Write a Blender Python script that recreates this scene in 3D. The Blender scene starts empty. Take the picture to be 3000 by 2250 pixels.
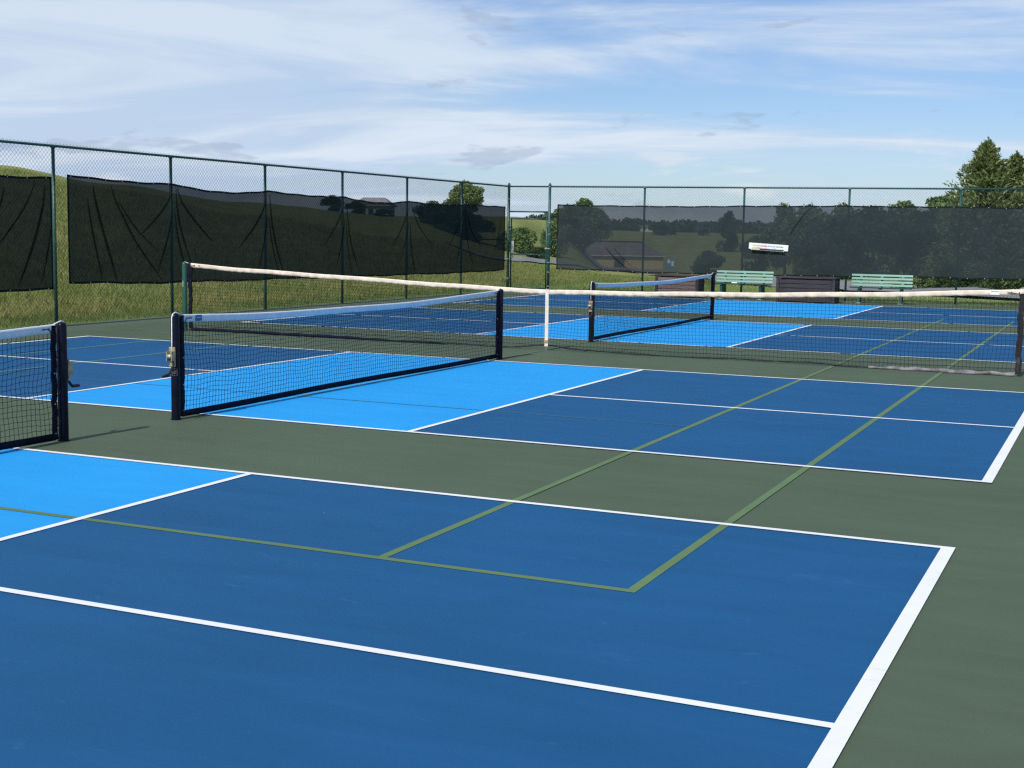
import bpy, math, random
import numpy as np
from mathutils import Vector, Matrix

scene = bpy.context.scene
col = scene.collection
R = math.radians
rng = np.random.default_rng(7)
random.seed(7)

# ------------------------------------------------------------------ camera
CAM = Vector((7.505, -17.809, 1.695))
YAW, PITCH, ROLL = 0.424, -0.113, 0.017
FPX = 3951.857                                   # focal length in pixels of the 3000 px wide photograph
fw = Vector((-math.sin(YAW) * math.cos(PITCH), math.cos(YAW) * math.cos(PITCH), math.sin(PITCH)))
r0 = Vector((math.cos(YAW), math.sin(YAW), 0))
u0 = r0.cross(fw)
rt = r0 * math.cos(ROLL) + u0 * math.sin(ROLL)
up = -r0 * math.sin(ROLL) + u0 * math.cos(ROLL)
cam = bpy.data.cameras.new('camera')
cam.sensor_width = 36.0
cam.lens = FPX / 3000 * 36
cam.clip_start = 0.1
cam.clip_end = 6000
cam_o = bpy.data.objects.new('camera', cam)
col.objects.link(cam_o)
M = Matrix((rt, up, -fw)).transposed().to_4x4()
M.translation = CAM
cam_o.matrix_world = M
scene.camera = cam_o

# ------------------------------------------------------------------ sun, sky, exposure
SUN_DIR = Vector((0.075, 1.0, 0)).normalized()   # the way the light travels over the ground
ELEV = R(45.5)
sun = bpy.data.lights.new('sun', 'SUN')
sun.energy = 4.2
sun.angle = R(0.53)
sun.color = (1.0, 0.955, 0.88)
sun_o = bpy.data.objects.new('sun', sun)
col.objects.link(sun_o)
ldir = Vector((SUN_DIR.x * math.cos(ELEV), SUN_DIR.y * math.cos(ELEV), -math.sin(ELEV)))
sun_o.rotation_euler = ldir.to_track_quat('-Z', 'Y').to_euler()
sun_o.location = (0, -30, 40)

world = bpy.data.worlds.new('World')
scene.world = world
world.use_nodes = True
wn, wl = world.node_tree.nodes, world.node_tree.links
wn.clear()


def N(tree, typ, **kw):
    n = tree.nodes.new(typ)
    for k, v in kw.items():
        setattr(n, k, v)
    return n


def math_node(tree, op, a, b=None, c=None, clamp=False):
    n = tree.nodes.new('ShaderNodeMath')
    n.operation = op
    n.use_clamp = clamp
    for i, v in enumerate((a, b, c)):
        if v is None:
            continue
        if isinstance(v, (int, float)):
            n.inputs[i].default_value = v
        else:
            tree.links.new(v, n.inputs[i])
    return n.outputs[0]


def mixcol(tree, fac, a, b, mode='MIX'):
    n = tree.nodes.new('ShaderNodeMix')
    n.data_type = 'RGBA'
    n.blend_type = mode
    for sock, v in ((n.inputs[0], fac), (n.inputs[6], a), (n.inputs[7], b)):
        if isinstance(v, (int, float)):
            sock.default_value = v
        elif isinstance(v, (tuple, list)):
            sock.default_value = (*v[:3], 1)
        else:
            tree.links.new(v, sock)
    return n.outputs[2]


def smooth(tree, v, lo, hi):
    n = tree.nodes.new('ShaderNodeMapRange')
    n.interpolation_type = 'SMOOTHSTEP'
    tree.links.new(v, n.inputs[0])
    n.inputs[1].default_value = lo
    n.inputs[2].default_value = hi
    return n.outputs[0]


wt = world.node_tree
sky = N(wt, 'ShaderNodeTexSky', sky_type='NISHITA', sun_disc=False)
sky.sun_elevation = ELEV
sky.sun_rotation = math.atan2(-SUN_DIR.x, -SUN_DIR.y)
sky.altitude = 300
sky.air_density = 1.0
sky.dust_density = 0.4
sky.ozone_density = 1.6
tc = N(wt, 'ShaderNodeTexCoord')
mp = N(wt, 'ShaderNodeMapping', vector_type='POINT')
mp.inputs['Rotation'].default_value = (0, 0, -YAW)
wl.new(tc.outputs['Generated'], mp.inputs['Vector'])
sep = N(wt, 'ShaderNodeSeparateXYZ')
wl.new(mp.outputs[0], sep.inputs[0])
zc = math_node(wt, 'MAXIMUM', sep.outputs[2], 0.0)
den = math_node(wt, 'ADD', zc, 0.13)
px = math_node(wt, 'DIVIDE', sep.outputs[0], den)
py = math_node(wt, 'DIVIDE', sep.outputs[1], den)
cmb = N(wt, 'ShaderNodeCombineXYZ')
wl.new(math_node(wt, 'MULTIPLY', px, 0.55), cmb.inputs[0])
wl.new(math_node(wt, 'MULTIPLY_ADD', py, 1.0, math_node(wt, 'MULTIPLY', px, 0.16)), cmb.inputs[1])
cmb.inputs[2].default_value = 3.1
n1 = N(wt, 'ShaderNodeTexNoise', noise_dimensions='3D')
n1.inputs['Scale'].default_value = 1.25
n1.inputs['Detail'].default_value = 7
n1.inputs['Roughness'].default_value = 0.58
n1.inputs['Distortion'].default_value = 0.7
wl.new(cmb.outputs[0], n1.inputs['Vector'])
n2 = N(wt, 'ShaderNodeTexNoise', noise_dimensions='3D')
n2.inputs['Scale'].default_value = 0.42
n2.inputs['Detail'].default_value = 3
wl.new(cmb.outputs[0], n2.inputs['Vector'])
# high thin cloud: thicker in the bank to the north-west (left), streaky elsewhere
bank = smooth(wt, math_node(wt, 'MULTIPLY', sep.outputs[0], -1.0), -0.12, 0.42)
thin = math_node(wt, 'ADD', math_node(wt, 'MULTIPLY', n1.outputs[0], 1.0), math_node(wt, 'MULTIPLY', n2.outputs[0], 0.55))
thin = math_node(wt, 'ADD', thin, math_node(wt, 'MULTIPLY', bank, 0.36))
veil = smooth(wt, thin, 0.68, 0.98)
low = math_node(wt, 'MULTIPLY', smooth(wt, math_node(wt, 'MULTIPLY', sep.outputs[2], -1.0), -0.13, 0.0), 0.30)
veil = math_node(wt, 'ADD', math_node(wt, 'MULTIPLY', veil, 0.86), low, clamp=True)
skyc = mixcol(wt, 1.0, sky.outputs[0], (0.074, 0.087, 0.112), 'MULTIPLY')
ctone = mixcol(wt, smooth(wt, n1.outputs[0], 0.42, 0.66), (0.52, 0.655, 0.84), (0.71, 0.80, 0.915))
c1 = mixcol(wt, veil, skyc, ctone)
# small ragged grey and white cumulus scraps low over the horizon
cm2 = N(wt, 'ShaderNodeCombineXYZ')
wl.new(math_node(wt, 'MULTIPLY', sep.outputs[0], 9.0), cm2.inputs[0])
wl.new(math_node(wt, 'MULTIPLY', sep.outputs[2], 30.0), cm2.inputs[1])
wl.new(math_node(wt, 'MULTIPLY', sep.outputs[1], 3.0), cm2.inputs[2])
n3 = N(wt, 'ShaderNodeTexNoise', noise_dimensions='3D')
n3.inputs['Scale'].default_value = 1.0
n3.inputs['Detail'].default_value = 6
n3.inputs['Roughness'].default_value = 0.55
n3.inputs['Distortion'].default_value = 0.25
wl.new(cm2.outputs[0], n3.inputs['Vector'])
el = math_node(wt, 'DIVIDE', math_node(wt, 'SUBTRACT', sep.outputs[2], 0.058), 0.022)
lowb = math_node(wt, 'MULTIPLY', math_node(wt, 'POWER', 2.718, math_node(wt, 'MULTIPLY', math_node(wt, 'MULTIPLY', el, el), -1.0)), 0.035)
puff = math_node(wt, 'MULTIPLY', smooth(wt, math_node(wt, 'ADD', n3.outputs[0], lowb), 0.615, 0.672), 0.48)
c2 = mixcol(wt, puff, c1, (0.36, 0.44, 0.60))
wh = math_node(wt, 'MULTIPLY', smooth(wt, n3.outputs[0], 0.42, 0.33), smooth(wt, math_node(wt, 'MULTIPLY', sep.outputs[2], -1.0), -0.10, -0.03))
c3 = mixcol(wt, math_node(wt, 'MULTIPLY', wh, 0.55), c2, (0.84, 0.85, 0.88))
bg = N(wt, 'ShaderNodeBackground')
wl.new(c3, bg.inputs[0])
bg.inputs[1].default_value = 1.0
wo = N(wt, 'ShaderNodeOutputWorld')
wl.new(bg.outputs[0], wo.inputs[0])

scene.view_settings.view_transform = 'Standard'
scene.view_settings.look = 'None'
scene.view_settings.exposure = 0.0
scene.view_settings.gamma = 1.0
scene.view_settings.use_curve_mapping = False
scene.render.engine = 'CYCLES'
scene.cycles.use_denoising = False
scene.cycles.max_bounces = 6
scene.cycles.transparent_max_bounces = 40
scene.cycles.filter_width = 1.35


# ------------------------------------------------------------------ helpers
def tag(o, label=None, cat=None, group=None, kind=None):
    if label: o['label'] = label
    if cat: o['category'] = cat
    if group: o['group'] = group
    if kind: o['kind'] = kind
    return o


def empty(name, loc=(0, 0, 0), rz=0, parent=None):
    o = bpy.data.objects.new(name, None)
    o.empty_display_size = 0.2
    col.objects.link(o)
    o.location = loc
    o.rotation_euler = (0, 0, rz)
    o.parent = parent
    return o


def mesh_from(name, V, F, mat, smooth_=False):
    me = bpy.data.meshes.new(name)
    me.from_pydata([tuple(v) for v in V], [], F)
    me.materials.append(mat)
    if smooth_:
        me.shade_smooth()
    me.update()
    return me


def put(name, me, parent=None, loc=(0, 0, 0), rot=(0, 0, 0), scale=(1, 1, 1)):
    o = bpy.data.objects.new(name, me)
    col.objects.link(o)
    o.parent = parent
    o.location = loc
    o.rotation_euler = rot
    o.scale = scale
    return o


class MB:
    """collects shapes that become one mesh"""

    def __init__(s):
        s.V, s.F = [], []

    def box(s, lo, hi, bevel=0.0):
        x0, y0, z0 = lo
        x1, y1, z1 = hi
        b = len(s.V)
        if bevel <= 0:
            s.V += [(x, y, z) for z in (z0, z1) for (x, y) in ((x0, y0), (x1, y0), (x1, y1), (x0, y1))]
            s.F += [tuple(b + i for i in f) for f in ((3, 2, 1, 0), (4, 5, 6, 7), (0, 1, 5, 4), (1, 2, 6, 5), (2, 3, 7, 6), (3, 0, 4, 7))]
            return s
        c = bevel
        rings = []
        for z, k in ((z0, c), (z0 + c, 0), (z1 - c, 0), (z1, c)):
            ring = [(x0 + c, y0 + k), (x1 - c, y0 + k), (x1 - k, y0 + c), (x1 - k, y1 - c), (x1 - c, y1 - k), (x0 + c, y1 - k), (x0 + k, y1 - c), (x0 + k, y0 + c)]
            if k:
                ring = [(x0 + c, y0 + c), (x1 - c, y0 + c), (x1 - c, y0 + c), (x1 - c, y1 - c), (x1 - c, y1 - c), (x0 + c, y1 - c), (x0 + c, y1 - c), (x0 + c, y0 + c)]
            rings.append([(x, y, z) for x, y in ring])
        for rg in rings:
            s.V += rg
        for i in range(3):
            for j in range(8):
                k = (j + 1) % 8
                s.F.append((b + i * 8 + j, b + i * 8 + k, b + i * 8 + 8 + k, b + i * 8 + 8 + j))
        s.F.append(tuple(b + j for j in range(7, -1, -1)))
        s.F.append(tuple(b + 24 + j for j in range(8)))
        return s

    def tube(s, path, r, n=8, cap=True):
        P = [Vector(p) for p in path]
        rad = r if isinstance(r, (list, tuple)) else [r] * len(P)
        b = len(s.V)
        T0 = (P[1] - P[0]).normalized()
        a = Vector((0, 0, 1)) if abs(T0.z) < 0.9 else Vector((1, 0, 0))
        nrm = T0.cross(a).normalized()
        for i, p in enumerate(P):
            t = (P[min(i + 1, len(P) - 1)] - P[max(i - 1, 0)]).normalized()
            nrm = (nrm - t * nrm.dot(t)).normalized()
            bn = t.cross(nrm)
            for k in range(n):
                an = 2 * math.pi * k / n
                s.V.append(tuple(p + (nrm * math.cos(an) + bn * math.sin(an)) * rad[i]))
        for i in range(len(P) - 1):
            for k in range(n):
                k2 = (k + 1) % n
                s.F.append((b + i * n + k, b + i * n + k2, b + (i + 1) * n + k2, b + (i + 1) * n + k))
        if cap:
            s.F.append(tuple(b + k for k in range(n - 1, -1, -1)))
            e = b + (len(P) - 1) * n
            s.F.append(tuple(e + k for k in range(n)))
        return s

    def quad(s, a, b_, c, d):
        b = len(s.V)
        s.V += [tuple(a), tuple(b_), tuple(c), tuple(d)]
        s.F.append((b, b + 1, b + 2, b + 3))
        return s

    def rect(s, x0, x1, y0, y1, z):
        return s.quad((x0, y0, z), (x1, y0, z), (x1, y1, z), (x0, y1, z))

    def prism(s, pts, axis, lo, hi):
        """extrude a 2-D polygon; axis = coordinate it runs along"""
        b = len(s.V)
        n = len(pts)
        for h in (lo, hi):
            for (p, q) in pts:
                s.V.append((h, p, q) if axis == 0 else (p, h, q) if axis == 1 else (p, q, h))
        for i in range(n):
            j = (i + 1) % n
            s.F.append((b + i, b + j, b + n + j, b + n + i))
        s.F.append(tuple(b + i for i in range(n - 1, -1, -1)))
        s.F.append(tuple(b + n + i for i in range(n)))
        return s

    def build(s, name, mat, parent=None, smooth_=False, loc=(0, 0, 0), rot=(0, 0, 0), scale=(1, 1, 1)):
        return put(name, mesh_from(name, s.V, s.F, mat, smooth_), parent, loc, rot, scale)

    def mesh(s, name, mat, smooth_=False):
        return mesh_from(name, s.V, s.F, mat, smooth_)


# ------------------------------------------------------------------ materials
def new_mat(name):
    m = bpy.data.materials.new(name)
    m.use_nodes = True
    t = m.node_tree
    t.nodes.clear()
    out = t.nodes.new('ShaderNodeOutputMaterial')
    return m, t, out


def noise(t, scale, detail=4, vec=None, rough=0.55, dist=0.0):
    n = t.nodes.new('ShaderNodeTexNoise')
    n.inputs['Scale'].default_value = scale
    n.inputs['Detail'].default_value = detail
    n.inputs['Roughness'].default_value = rough
    n.inputs['Distortion'].default_value = dist
    if vec is not None:
        t.links.new(vec, n.inputs['Vector'])
    return n.outputs[0]


def coords(t, scale=(1, 1, 1), rot=(0, 0, 0), kind='Object'):
    tcn = t.nodes.new('ShaderNodeTexCoord')
    m = t.nodes.new('ShaderNodeMapping')
    m.inputs['Scale'].default_value = scale
    m.inputs['Rotation'].default_value = rot
    t.links.new(tcn.outputs[kind], m.inputs[0])
    return m.outputs[0]


def paint(name, c, var=0.12, scale=3.0, rough=0.5, spec=0.4, bump=0.0, bscale=60, stretch=(1, 1, 1), metallic=0.0, c2=None, lo=0.35, hi=0.65, sheen=0):
    m, t, out = new_mat(name)
    b = t.nodes.new('ShaderNodeBsdfPrincipled')
    v = coords(t, stretch)
    n = smooth(t, noise(t, scale, 5, v), lo, hi)
    ca = tuple(x * (1 - var) for x in c)
    cb = c2 if c2 else tuple(min(1, x * (1 + var)) for x in c)
    t.links.new(mixcol(t, n, ca, cb), b.inputs['Base Color'])
    b.inputs['Roughness'].default_value = rough
    b.inputs['Specular IOR Level'].default_value = spec
    b.inputs['Metallic'].default_value = metallic
    if bump:
        bp = t.nodes.new('ShaderNodeBump')
        bp.inputs['Strength'].default_value = bump
        bp.inputs['Distance'].default_value = 0.01
        t.links.new(noise(t, bscale, 3, v), bp.inputs['Height'])
        t.links.new(bp.outputs[0], b.inputs['Normal'])
    t.links.new(b.outputs[0], out.inputs[0])
    return m


def court_paint(name, c, streak=0.10, fine=0.10, rough=0.74, dirt=(0.3, 0.3, 0.28), dirt_amt=0.06):
    """acrylic sport surface: squeegee streaks, cloudy wear, scuffs, sand texture"""
    m, t, out = new_mat(name)
    b = t.nodes.new('ShaderNodeBsdfPrincipled')
    g = coords(t)
    s1 = coords(t, (0.55, 2.6, 1), (0, 0, 0.12))
    big = noise(t, 0.55, 5, g, 0.6, 0.4)
    st = noise(t, 1.3, 6, s1, 0.62, 0.5)
    fn = noise(t, 120, 2, g)
    k = math_node(t, 'ADD', math_node(t, 'MULTIPLY', math_node(t, 'SUBTRACT', big, 0.5), streak * 1.3), math_node(t, 'MULTIPLY', math_node(t, 'SUBTRACT', st, 0.5), streak * 1.7))
    k = math_node(t, 'ADD', k, math_node(t, 'MULTIPLY', math_node(t, 'SUBTRACT', fn, 0.5), fine))
    k = math_node(t, 'ADD', k, 1.0)
    mul = t.nodes.new('ShaderNodeVectorMath')
    mul.operation = 'SCALE'
    mul.inputs[0].default_value = c
    t.links.new(k, mul.inputs['Scale'])
    sc = smooth(t, noise(t, 2.3, 9, coords(t, (1, 3.2, 1), (0, 0, 0.5)), 0.7, 1.2), 0.60, 0.74)
    cc = mixcol(t, math_node(t, 'MULTIPLY', sc, dirt_amt), mul.outputs[0], dirt)
    t.links.new(cc, b.inputs['Base Color'])
    b.inputs['Roughness'].default_value = rough
    b.inputs['Specular IOR Level'].default_value = 0.22
    bp = t.nodes.new('ShaderNodeBump')
    bp.inputs['Strength'].default_value = 0.25
    bp.inputs['Distance'].default_value = 0.003
    t.links.new(noise(t, 220, 2, g), bp.inputs['Height'])
    t.links.new(bp.outputs[0], b.inputs['Normal'])
    t.links.new(b.outputs[0], out.inputs[0])
    return m


def screen_cloth(name, c, through, weave=0.10):
    """knitted privacy mesh: mostly thread, partly holes"""
    m, t, out = new_mat(name)
    d = t.nodes.new('ShaderNodeBsdfDiffuse')
    g = coords(t)
    n = noise(t, 1.6, 5, g)
    t.links.new(mixcol(t, n, tuple(x * 0.75 for x in c), tuple(x * 1.3 for x in c)), d.inputs[0])
    tr = t.nodes.new('ShaderNodeBsdfTransparent')
    mx = t.nodes.new('ShaderNodeMixShader')
    band = noise(t, 9, 3, coords(t, (0.25, 0.25, 5)))
    f = math_node(t, 'MULTIPLY_ADD', math_node(t, 'SUBTRACT', math_node(t, 'MULTIPLY_ADD', n, 0.5, math_node(t, 'MULTIPLY', band, 0.5)), 0.5), weave, through)
    t.links.new(f, mx.inputs[0])
    t.links.new(d.outputs[0], mx.inputs[1])
    t.links.new(tr.outputs[0], mx.inputs[2])
    t.links.new(mx.outputs[0], out.inputs[0])
    return m


def leaf_mat(name, dark, light, trans=0.3):
    m, t, out = new_mat(name)
    geo = t.nodes.new('ShaderNodeNewGeometry')
    rp = geo.outputs['Random Per Island']
    clump = noise(t, 1.1, 3, coords(t))
    f = math_node(t, 'MULTIPLY_ADD', clump, 0.6, math_node(t, 'MULTIPLY', rp, 0.55), clamp=True)
    f = smooth(t, f, 0.2, 0.85)
    c = mixcol(t, f, dark, light)
    d = t.nodes.new('ShaderNodeBsdfPrincipled')
    d.inputs['Roughness'].default_value = 0.55
    d.inputs['Specular IOR Level'].default_value = 0.25
    t.links.new(c, d.inputs['Base Color'])
    tl = t.nodes.new('ShaderNodeBsdfTranslucent')
    t.links.new(mixcol(t, 0.4, c, (0.16, 0.22, 0.03)), tl.inputs[0])
    mx = t.nodes.new('ShaderNodeMixShader')
    mx.inputs[0].default_value = trans
    t.links.new(d.outputs[0], mx.inputs[1])
    t.links.new(tl.outputs[0], mx.inputs[2])
    t.links.new(mx.outputs[0], out.inputs[0])
    return m


MT = {}
MT['green_court'] = court_paint('green_court', (0.070, 0.100, 0.062), 0.22, 0.28, dirt=(0.115, 0.135, 0.095), dirt_amt=0.3)
MT['dark_blue'] = court_paint('dark_blue', (0.006, 0.078, 0.204), 0.24, 0.20, dirt=(0.035, 0.125, 0.275), dirt_amt=0.48)
MT['light_blue'] = court_paint('light_blue', (0.012, 0.288, 0.690), 0.15, 0.10, dirt=(0.03, 0.2, 0.45), dirt_amt=0.25)
MT['white_line'] = court_paint('white_line', (0.715, 0.73, 0.745), 0.12, 0.10, dirt=(0.42, 0.43, 0.43), dirt_amt=0.55)
MT['olive_line'] = court_paint('olive_line', (0.105, 0.178, 0.080), 0.22, 0.20, dirt=(0.06, 0.11, 0.10), dirt_amt=0.5)
MT['faded_line'] = court_paint('faded_line', (0.085, 0.200, 0.190), 0.10, 0.12)
MT['teal_line'] = court_paint('teal_line', (0.042, 0.140, 0.180), 0.10, 0.12)
MT['post_navy'] = paint('post_navy', (0.005, 0.006, 0.016), 0.25, 6, 0.30, 0.15)
MT['post_green'] = paint('post_green', (0.018, 0.085, 0.062), 0.15, 5, 0.38, 0.5)
MT['fence_green'] = paint('fence_green', (0.018, 0.078, 0.074), 0.2, 6, 0.42, 0.45)
MT['wire_green'] = paint('wire_green', (0.030, 0.075, 0.075), 0.2, 6, 0.5, 0.4)
MT['galv'] = paint('galv', (0.42, 0.45, 0.46), 0.2, 20, 0.4, 0.5, metallic=0.6)
MT['net_cord'] = paint('net_cord', (0.012, 0.013, 0.017), 0.2, 20, 0.7, 0.2)
MT['net_tape'] = paint('net_tape', (0.006, 0.007, 0.020), 0.25, 14, 0.7, 0.12, bump=0.3)
MT['worn_tape'] = paint('worn_tape', (0.016, 0.016, 0.020), 0.2, 26, 0.6, 0.3, c2=(0.065, 0.062, 0.066), lo=0.56, hi=0.72, stretch=(1, 1, 0.35), bump=0.5)
MT['vinyl_white'] = paint('vinyl_white', (0.74, 0.76, 0.80), 0.06, 8, 0.42, 0.4)
MT['canvas'] = paint('canvas', (0.74, 0.645, 0.55), 0.10, 9, 0.85, 0.15, bump=0.3, bscale=90)
MT['strap'] = paint('strap', (0.70, 0.66, 0.57), 0.08, 20, 0.8, 0.15)
MT['grey_tape'] = paint('grey_tape', (0.16, 0.15, 0.165), 0.35, 12, 0.6, 0.3, bump=0.4)
MT['brass'] = paint('brass', (0.46, 0.36, 0.20), 0.2, 25, 0.4, 0.5, metallic=0.35)
MT['rope'] = paint('rope', (0.78, 0.78, 0.76), 0.08, 40, 0.7, 0.2)
MT['label_blue'] = paint('label_blue', (0.025, 0.14, 0.34), 0.15, 30, 0.4)
MT['plastic_white'] = paint('plastic_white', (0.80, 0.80, 0.79), 0.04, 6, 0.4, 0.4)
MT['black'] = paint('black', (0.012, 0.012, 0.014), 0.2, 10, 0.5)
MT['screen_side'] = screen_cloth('screen_side', (0.025, 0.038, 0.037), 0.080, 0.05)
MT['screen_back'] = screen_cloth('screen_back', (0.030, 0.041, 0.046), 0.165, 0.06)
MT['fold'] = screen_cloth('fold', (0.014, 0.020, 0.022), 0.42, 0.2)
MT['hem'] = paint('hem', (0.010, 0.011, 0.013), 0.2, 10, 0.8, 0.15)
MT['slat'] = paint('slat', (0.190, 0.365, 0.295), 0.12, 7, 0.5, 0.4, stretch=(0.3, 2, 2))
MT['bench_dark'] = paint('bench_dark', (0.020, 0.075, 0.058), 0.2, 8, 0.45)
MT['box_brown'] = paint('box_brown', (0.034, 0.029, 0.032), 0.30, 6, 0.55, 0.35, bump=0.5, bscale=30, stretch=(0.35, 2, 4))
MT['box_faded'] = paint('box_faded', (0.155, 0.115, 0.110), 0.22, 6, 0.6, 0.3, bump=0.5, bscale=30, stretch=(0.35, 2, 4))
MT['bark'] = paint('bark', (0.075, 0.058, 0.045), 0.3, 6, 0.9, 0.1, bump=0.6, bscale=20, stretch=(2, 2, 0.4))
MT['asphalt'] = paint('asphalt', (0.20, 0.20, 0.205), 0.14, 0.8, 0.9, 0.2)
MT['roof_brown'] = paint('roof_brown', (0.155, 0.125, 0.125), 0.15, 1.5, 0.85, 0.2)
MT['roof_grey'] = paint('roof_grey', (0.15, 0.15, 0.16), 0.15, 1.5, 0.85, 0.2)
MT['stone_tan'] = paint('stone_tan', (0.48, 0.37, 0.20), 0.22, 5, 0.9, 0.2)
MT['wall_pale'] = paint('wall_pale', (0.50, 0.48, 0.45), 0.10, 3, 0.9, 0.2)
MT['glass'] = paint('glass', (0.03, 0.035, 0.04), 0.1, 3, 0.1, 0.6)
MT['sign_blue'] = paint('sign_blue', (0.07, 0.27, 0.36), 0.2, 5, 0.5)
for nm, cc in (('word_tan', (0.40, 0.34, 0.15)), ('word_red', (0.30, 0.035, 0.03)), ('word_blue', (0.16, 0.22, 0.32)), ('word_green', (0.05, 0.16, 0.09)),
               ('tube_cream', (0.62, 0.58, 0.36)), ('tube_red', (0.10, 0.012, 0.03)), ('tube_navy', (0.03, 0.05, 0.14)), ('tube_green', (0.02, 0.09, 0.04))):
    MT[nm] = paint(nm, cc, 0.1, 10, 0.45)
MT['leaf_mid'] = leaf_mat('leaf_mid', (0.042, 0.085, 0.026), (0.175, 0.250, 0.082))
MT['leaf_dark'] = leaf_mat('leaf_dark', (0.016, 0.038, 0.012), (0.060, 0.105, 0.026))
MT['leaf_light'] = leaf_mat('leaf_light', (0.065, 0.112, 0.034), (0.235, 0.295, 0.105))
MT['leaf_conifer'] = leaf_mat('leaf_conifer', (0.050, 0.085, 0.030), (0.270, 0.325, 0.130), 0.34)
MT['leaf_far'] = leaf_mat('leaf_far', (0.030, 0.055, 0.030), (0.070, 0.105, 0.055), 0.2)


def grass_ground():
    m, t, out = new_mat('meadow')
    b = t.nodes.new('ShaderNodeBsdfPrincipled')
    g = coords(t)
    big = smooth(t, noise(t, 0.07, 5, g, 0.6, 0.5), 0.35, 0.65)
    mid = smooth(t, noise(t, 0.55, 6, g, 0.65, 0.6), 0.30, 0.70)
    fin = noise(t, 5.0, 5, coords(t, (1, 1, 0.3)), 0.7)
    ca = mixcol(t, big, (0.205, 0.235, 0.066), (0.300, 0.300, 0.110))
    cb = mixcol(t, mid, (0.160, 0.205, 0.056), ca)
    cc = mixcol(t, math_node(t, 'MULTIPLY', smooth(t, fin, 0.45, 0.75), 0.5), cb, (0.32, 0.30, 0.13))
    # beyond the fields the land is wooded
    sx = t.nodes.new('ShaderNodeSeparateXYZ')
    t.links.new(g, sx.inputs[0])
    dx = math_node(t, 'SUBTRACT', sx.outputs[0], CAM.x)
    dy = math_node(t, 'SUBTRACT', sx.outputs[1], CAM.y)
    d = math_node(t, 'SQRT', math_node(t, 'ADD', math_node(t, 'MULTIPLY', dx, dx), math_node(t, 'MULTIPLY', dy, dy)))
    far = smooth(t, math_node(t, 'ADD', d, math_node(t, 'MULTIPLY', noise(t, 0.012, 4, g), 260)), 700, 900)
    cc = mixcol(t, far, cc, mixcol(t, noise(t, 0.04, 5, g), (0.040, 0.065, 0.040), (0.085, 0.115, 0.075)))
    cc = mixcol(t, math_node(t, 'MULTIPLY', smooth(t, sx.outputs[0], -10.5, -7.5), math_node(t, 'SUBTRACT', 0.75, math_node(t, 'MULTIPLY', far, 0.75))), cc, mixcol(t, mid, (0.175, 0.245, 0.075), (0.275, 0.320, 0.115)))
    t.links.new(cc, b.inputs['Base Color'])
    b.inputs['Roughness'].default_value = 0.95
    b.inputs['Specular IOR Level'].default_value = 0.1
    bp = t.nodes.new('ShaderNodeBump')
    bp.inputs['Strength'].default_value = 0.8
    bp.inputs['Distance'].default_value = 0.12
    t.links.new(noise(t, 3.0, 6, g, 0.7), bp.inputs['Height'])
    t.links.new(bp.outputs[0], b.inputs['Normal'])
    t.links.new(b.outputs[0], out.inputs[0])
    return m


MT['meadow'] = grass_ground()


def blade_mat():
    m, t, out = new_mat('grass_blade')
    geo = t.nodes.new('ShaderNodeNewGeometry')
    patch = smooth(t, noise(t, 0.42, 6, coords(t), 0.68, 0.8), 0.36, 0.64)
    ca = mixcol(t, geo.outputs['Random Per Island'], (0.165, 0.225, 0.058), (0.275, 0.310, 0.098))
    cb = mixcol(t, geo.outputs['Random Per Island'], (0.330, 0.330, 0.110), (0.460, 0.425, 0.185))
    sx = t.nodes.new('ShaderNodeSeparateXYZ')
    t.links.new(coords(t), sx.inputs[0])
    lawn = smooth(t, sx.outputs[0], -9.6, -7.6)
    cl = mixcol(t, geo.outputs['Random Per Island'], (0.235, 0.320, 0.105), (0.360, 0.440, 0.170))
    cl = mixcol(t, math_node(t, 'MULTIPLY', patch, 0.35), cl, (0.420, 0.430, 0.200))
    # greener, fresher growth in the strip next to the court edge
    edge = math_node(t, 'MULTIPLY', smooth(t, sx.outputs[0], -10.6, -8.9), math_node(t, 'SUBTRACT', 1.0, lawn))
    cg = mixcol(t, geo.outputs['Random Per Island'], (0.115, 0.190, 0.055), (0.190, 0.275, 0.090))
    c = mixcol(t, math_node(t, 'MULTIPLY', patch, 0.9), ca, cb)
    c = mixcol(t, math_node(t, 'MULTIPLY', edge, 0.85), c, cg)
    c = mixcol(t, lawn, c, cl)
    d = t.nodes.new('ShaderNodeBsdfDiffuse')
    t.links.new(c, d.inputs[0])
    tl = t.nodes.new('ShaderNodeBsdfTranslucent')
    t.links.new(c, tl.inputs[0])
    mx = t.nodes.new('ShaderNodeMixShader')
    mx.inputs[0].default_value = 0.5
    t.links.new(d.outputs[0], mx.inputs[1])
    t.links.new(tl.outputs[0], mx.inputs[2])
    t.links.new(mx.outputs[0], out.inputs[0])
    return m


MT['blade'] = blade_mat()

# ------------------------------------------------------------------ terrain
def bearing(u):
    d = fw * FPX + rt * (u - 1500) + up * (1125 - 690)
    return math.atan2(d.dot(r0), -d.x * math.sin(YAW) + d.y * math.cos(YAW))     # to the right of the view axis


def spot(u, dist):
    """ground point `dist` metres from where the photographer stood"""
    a = YAW - bearing(u)
    return (CAM.x - math.sin(a) * dist, CAM.y + math.cos(a) * dist)


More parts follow.
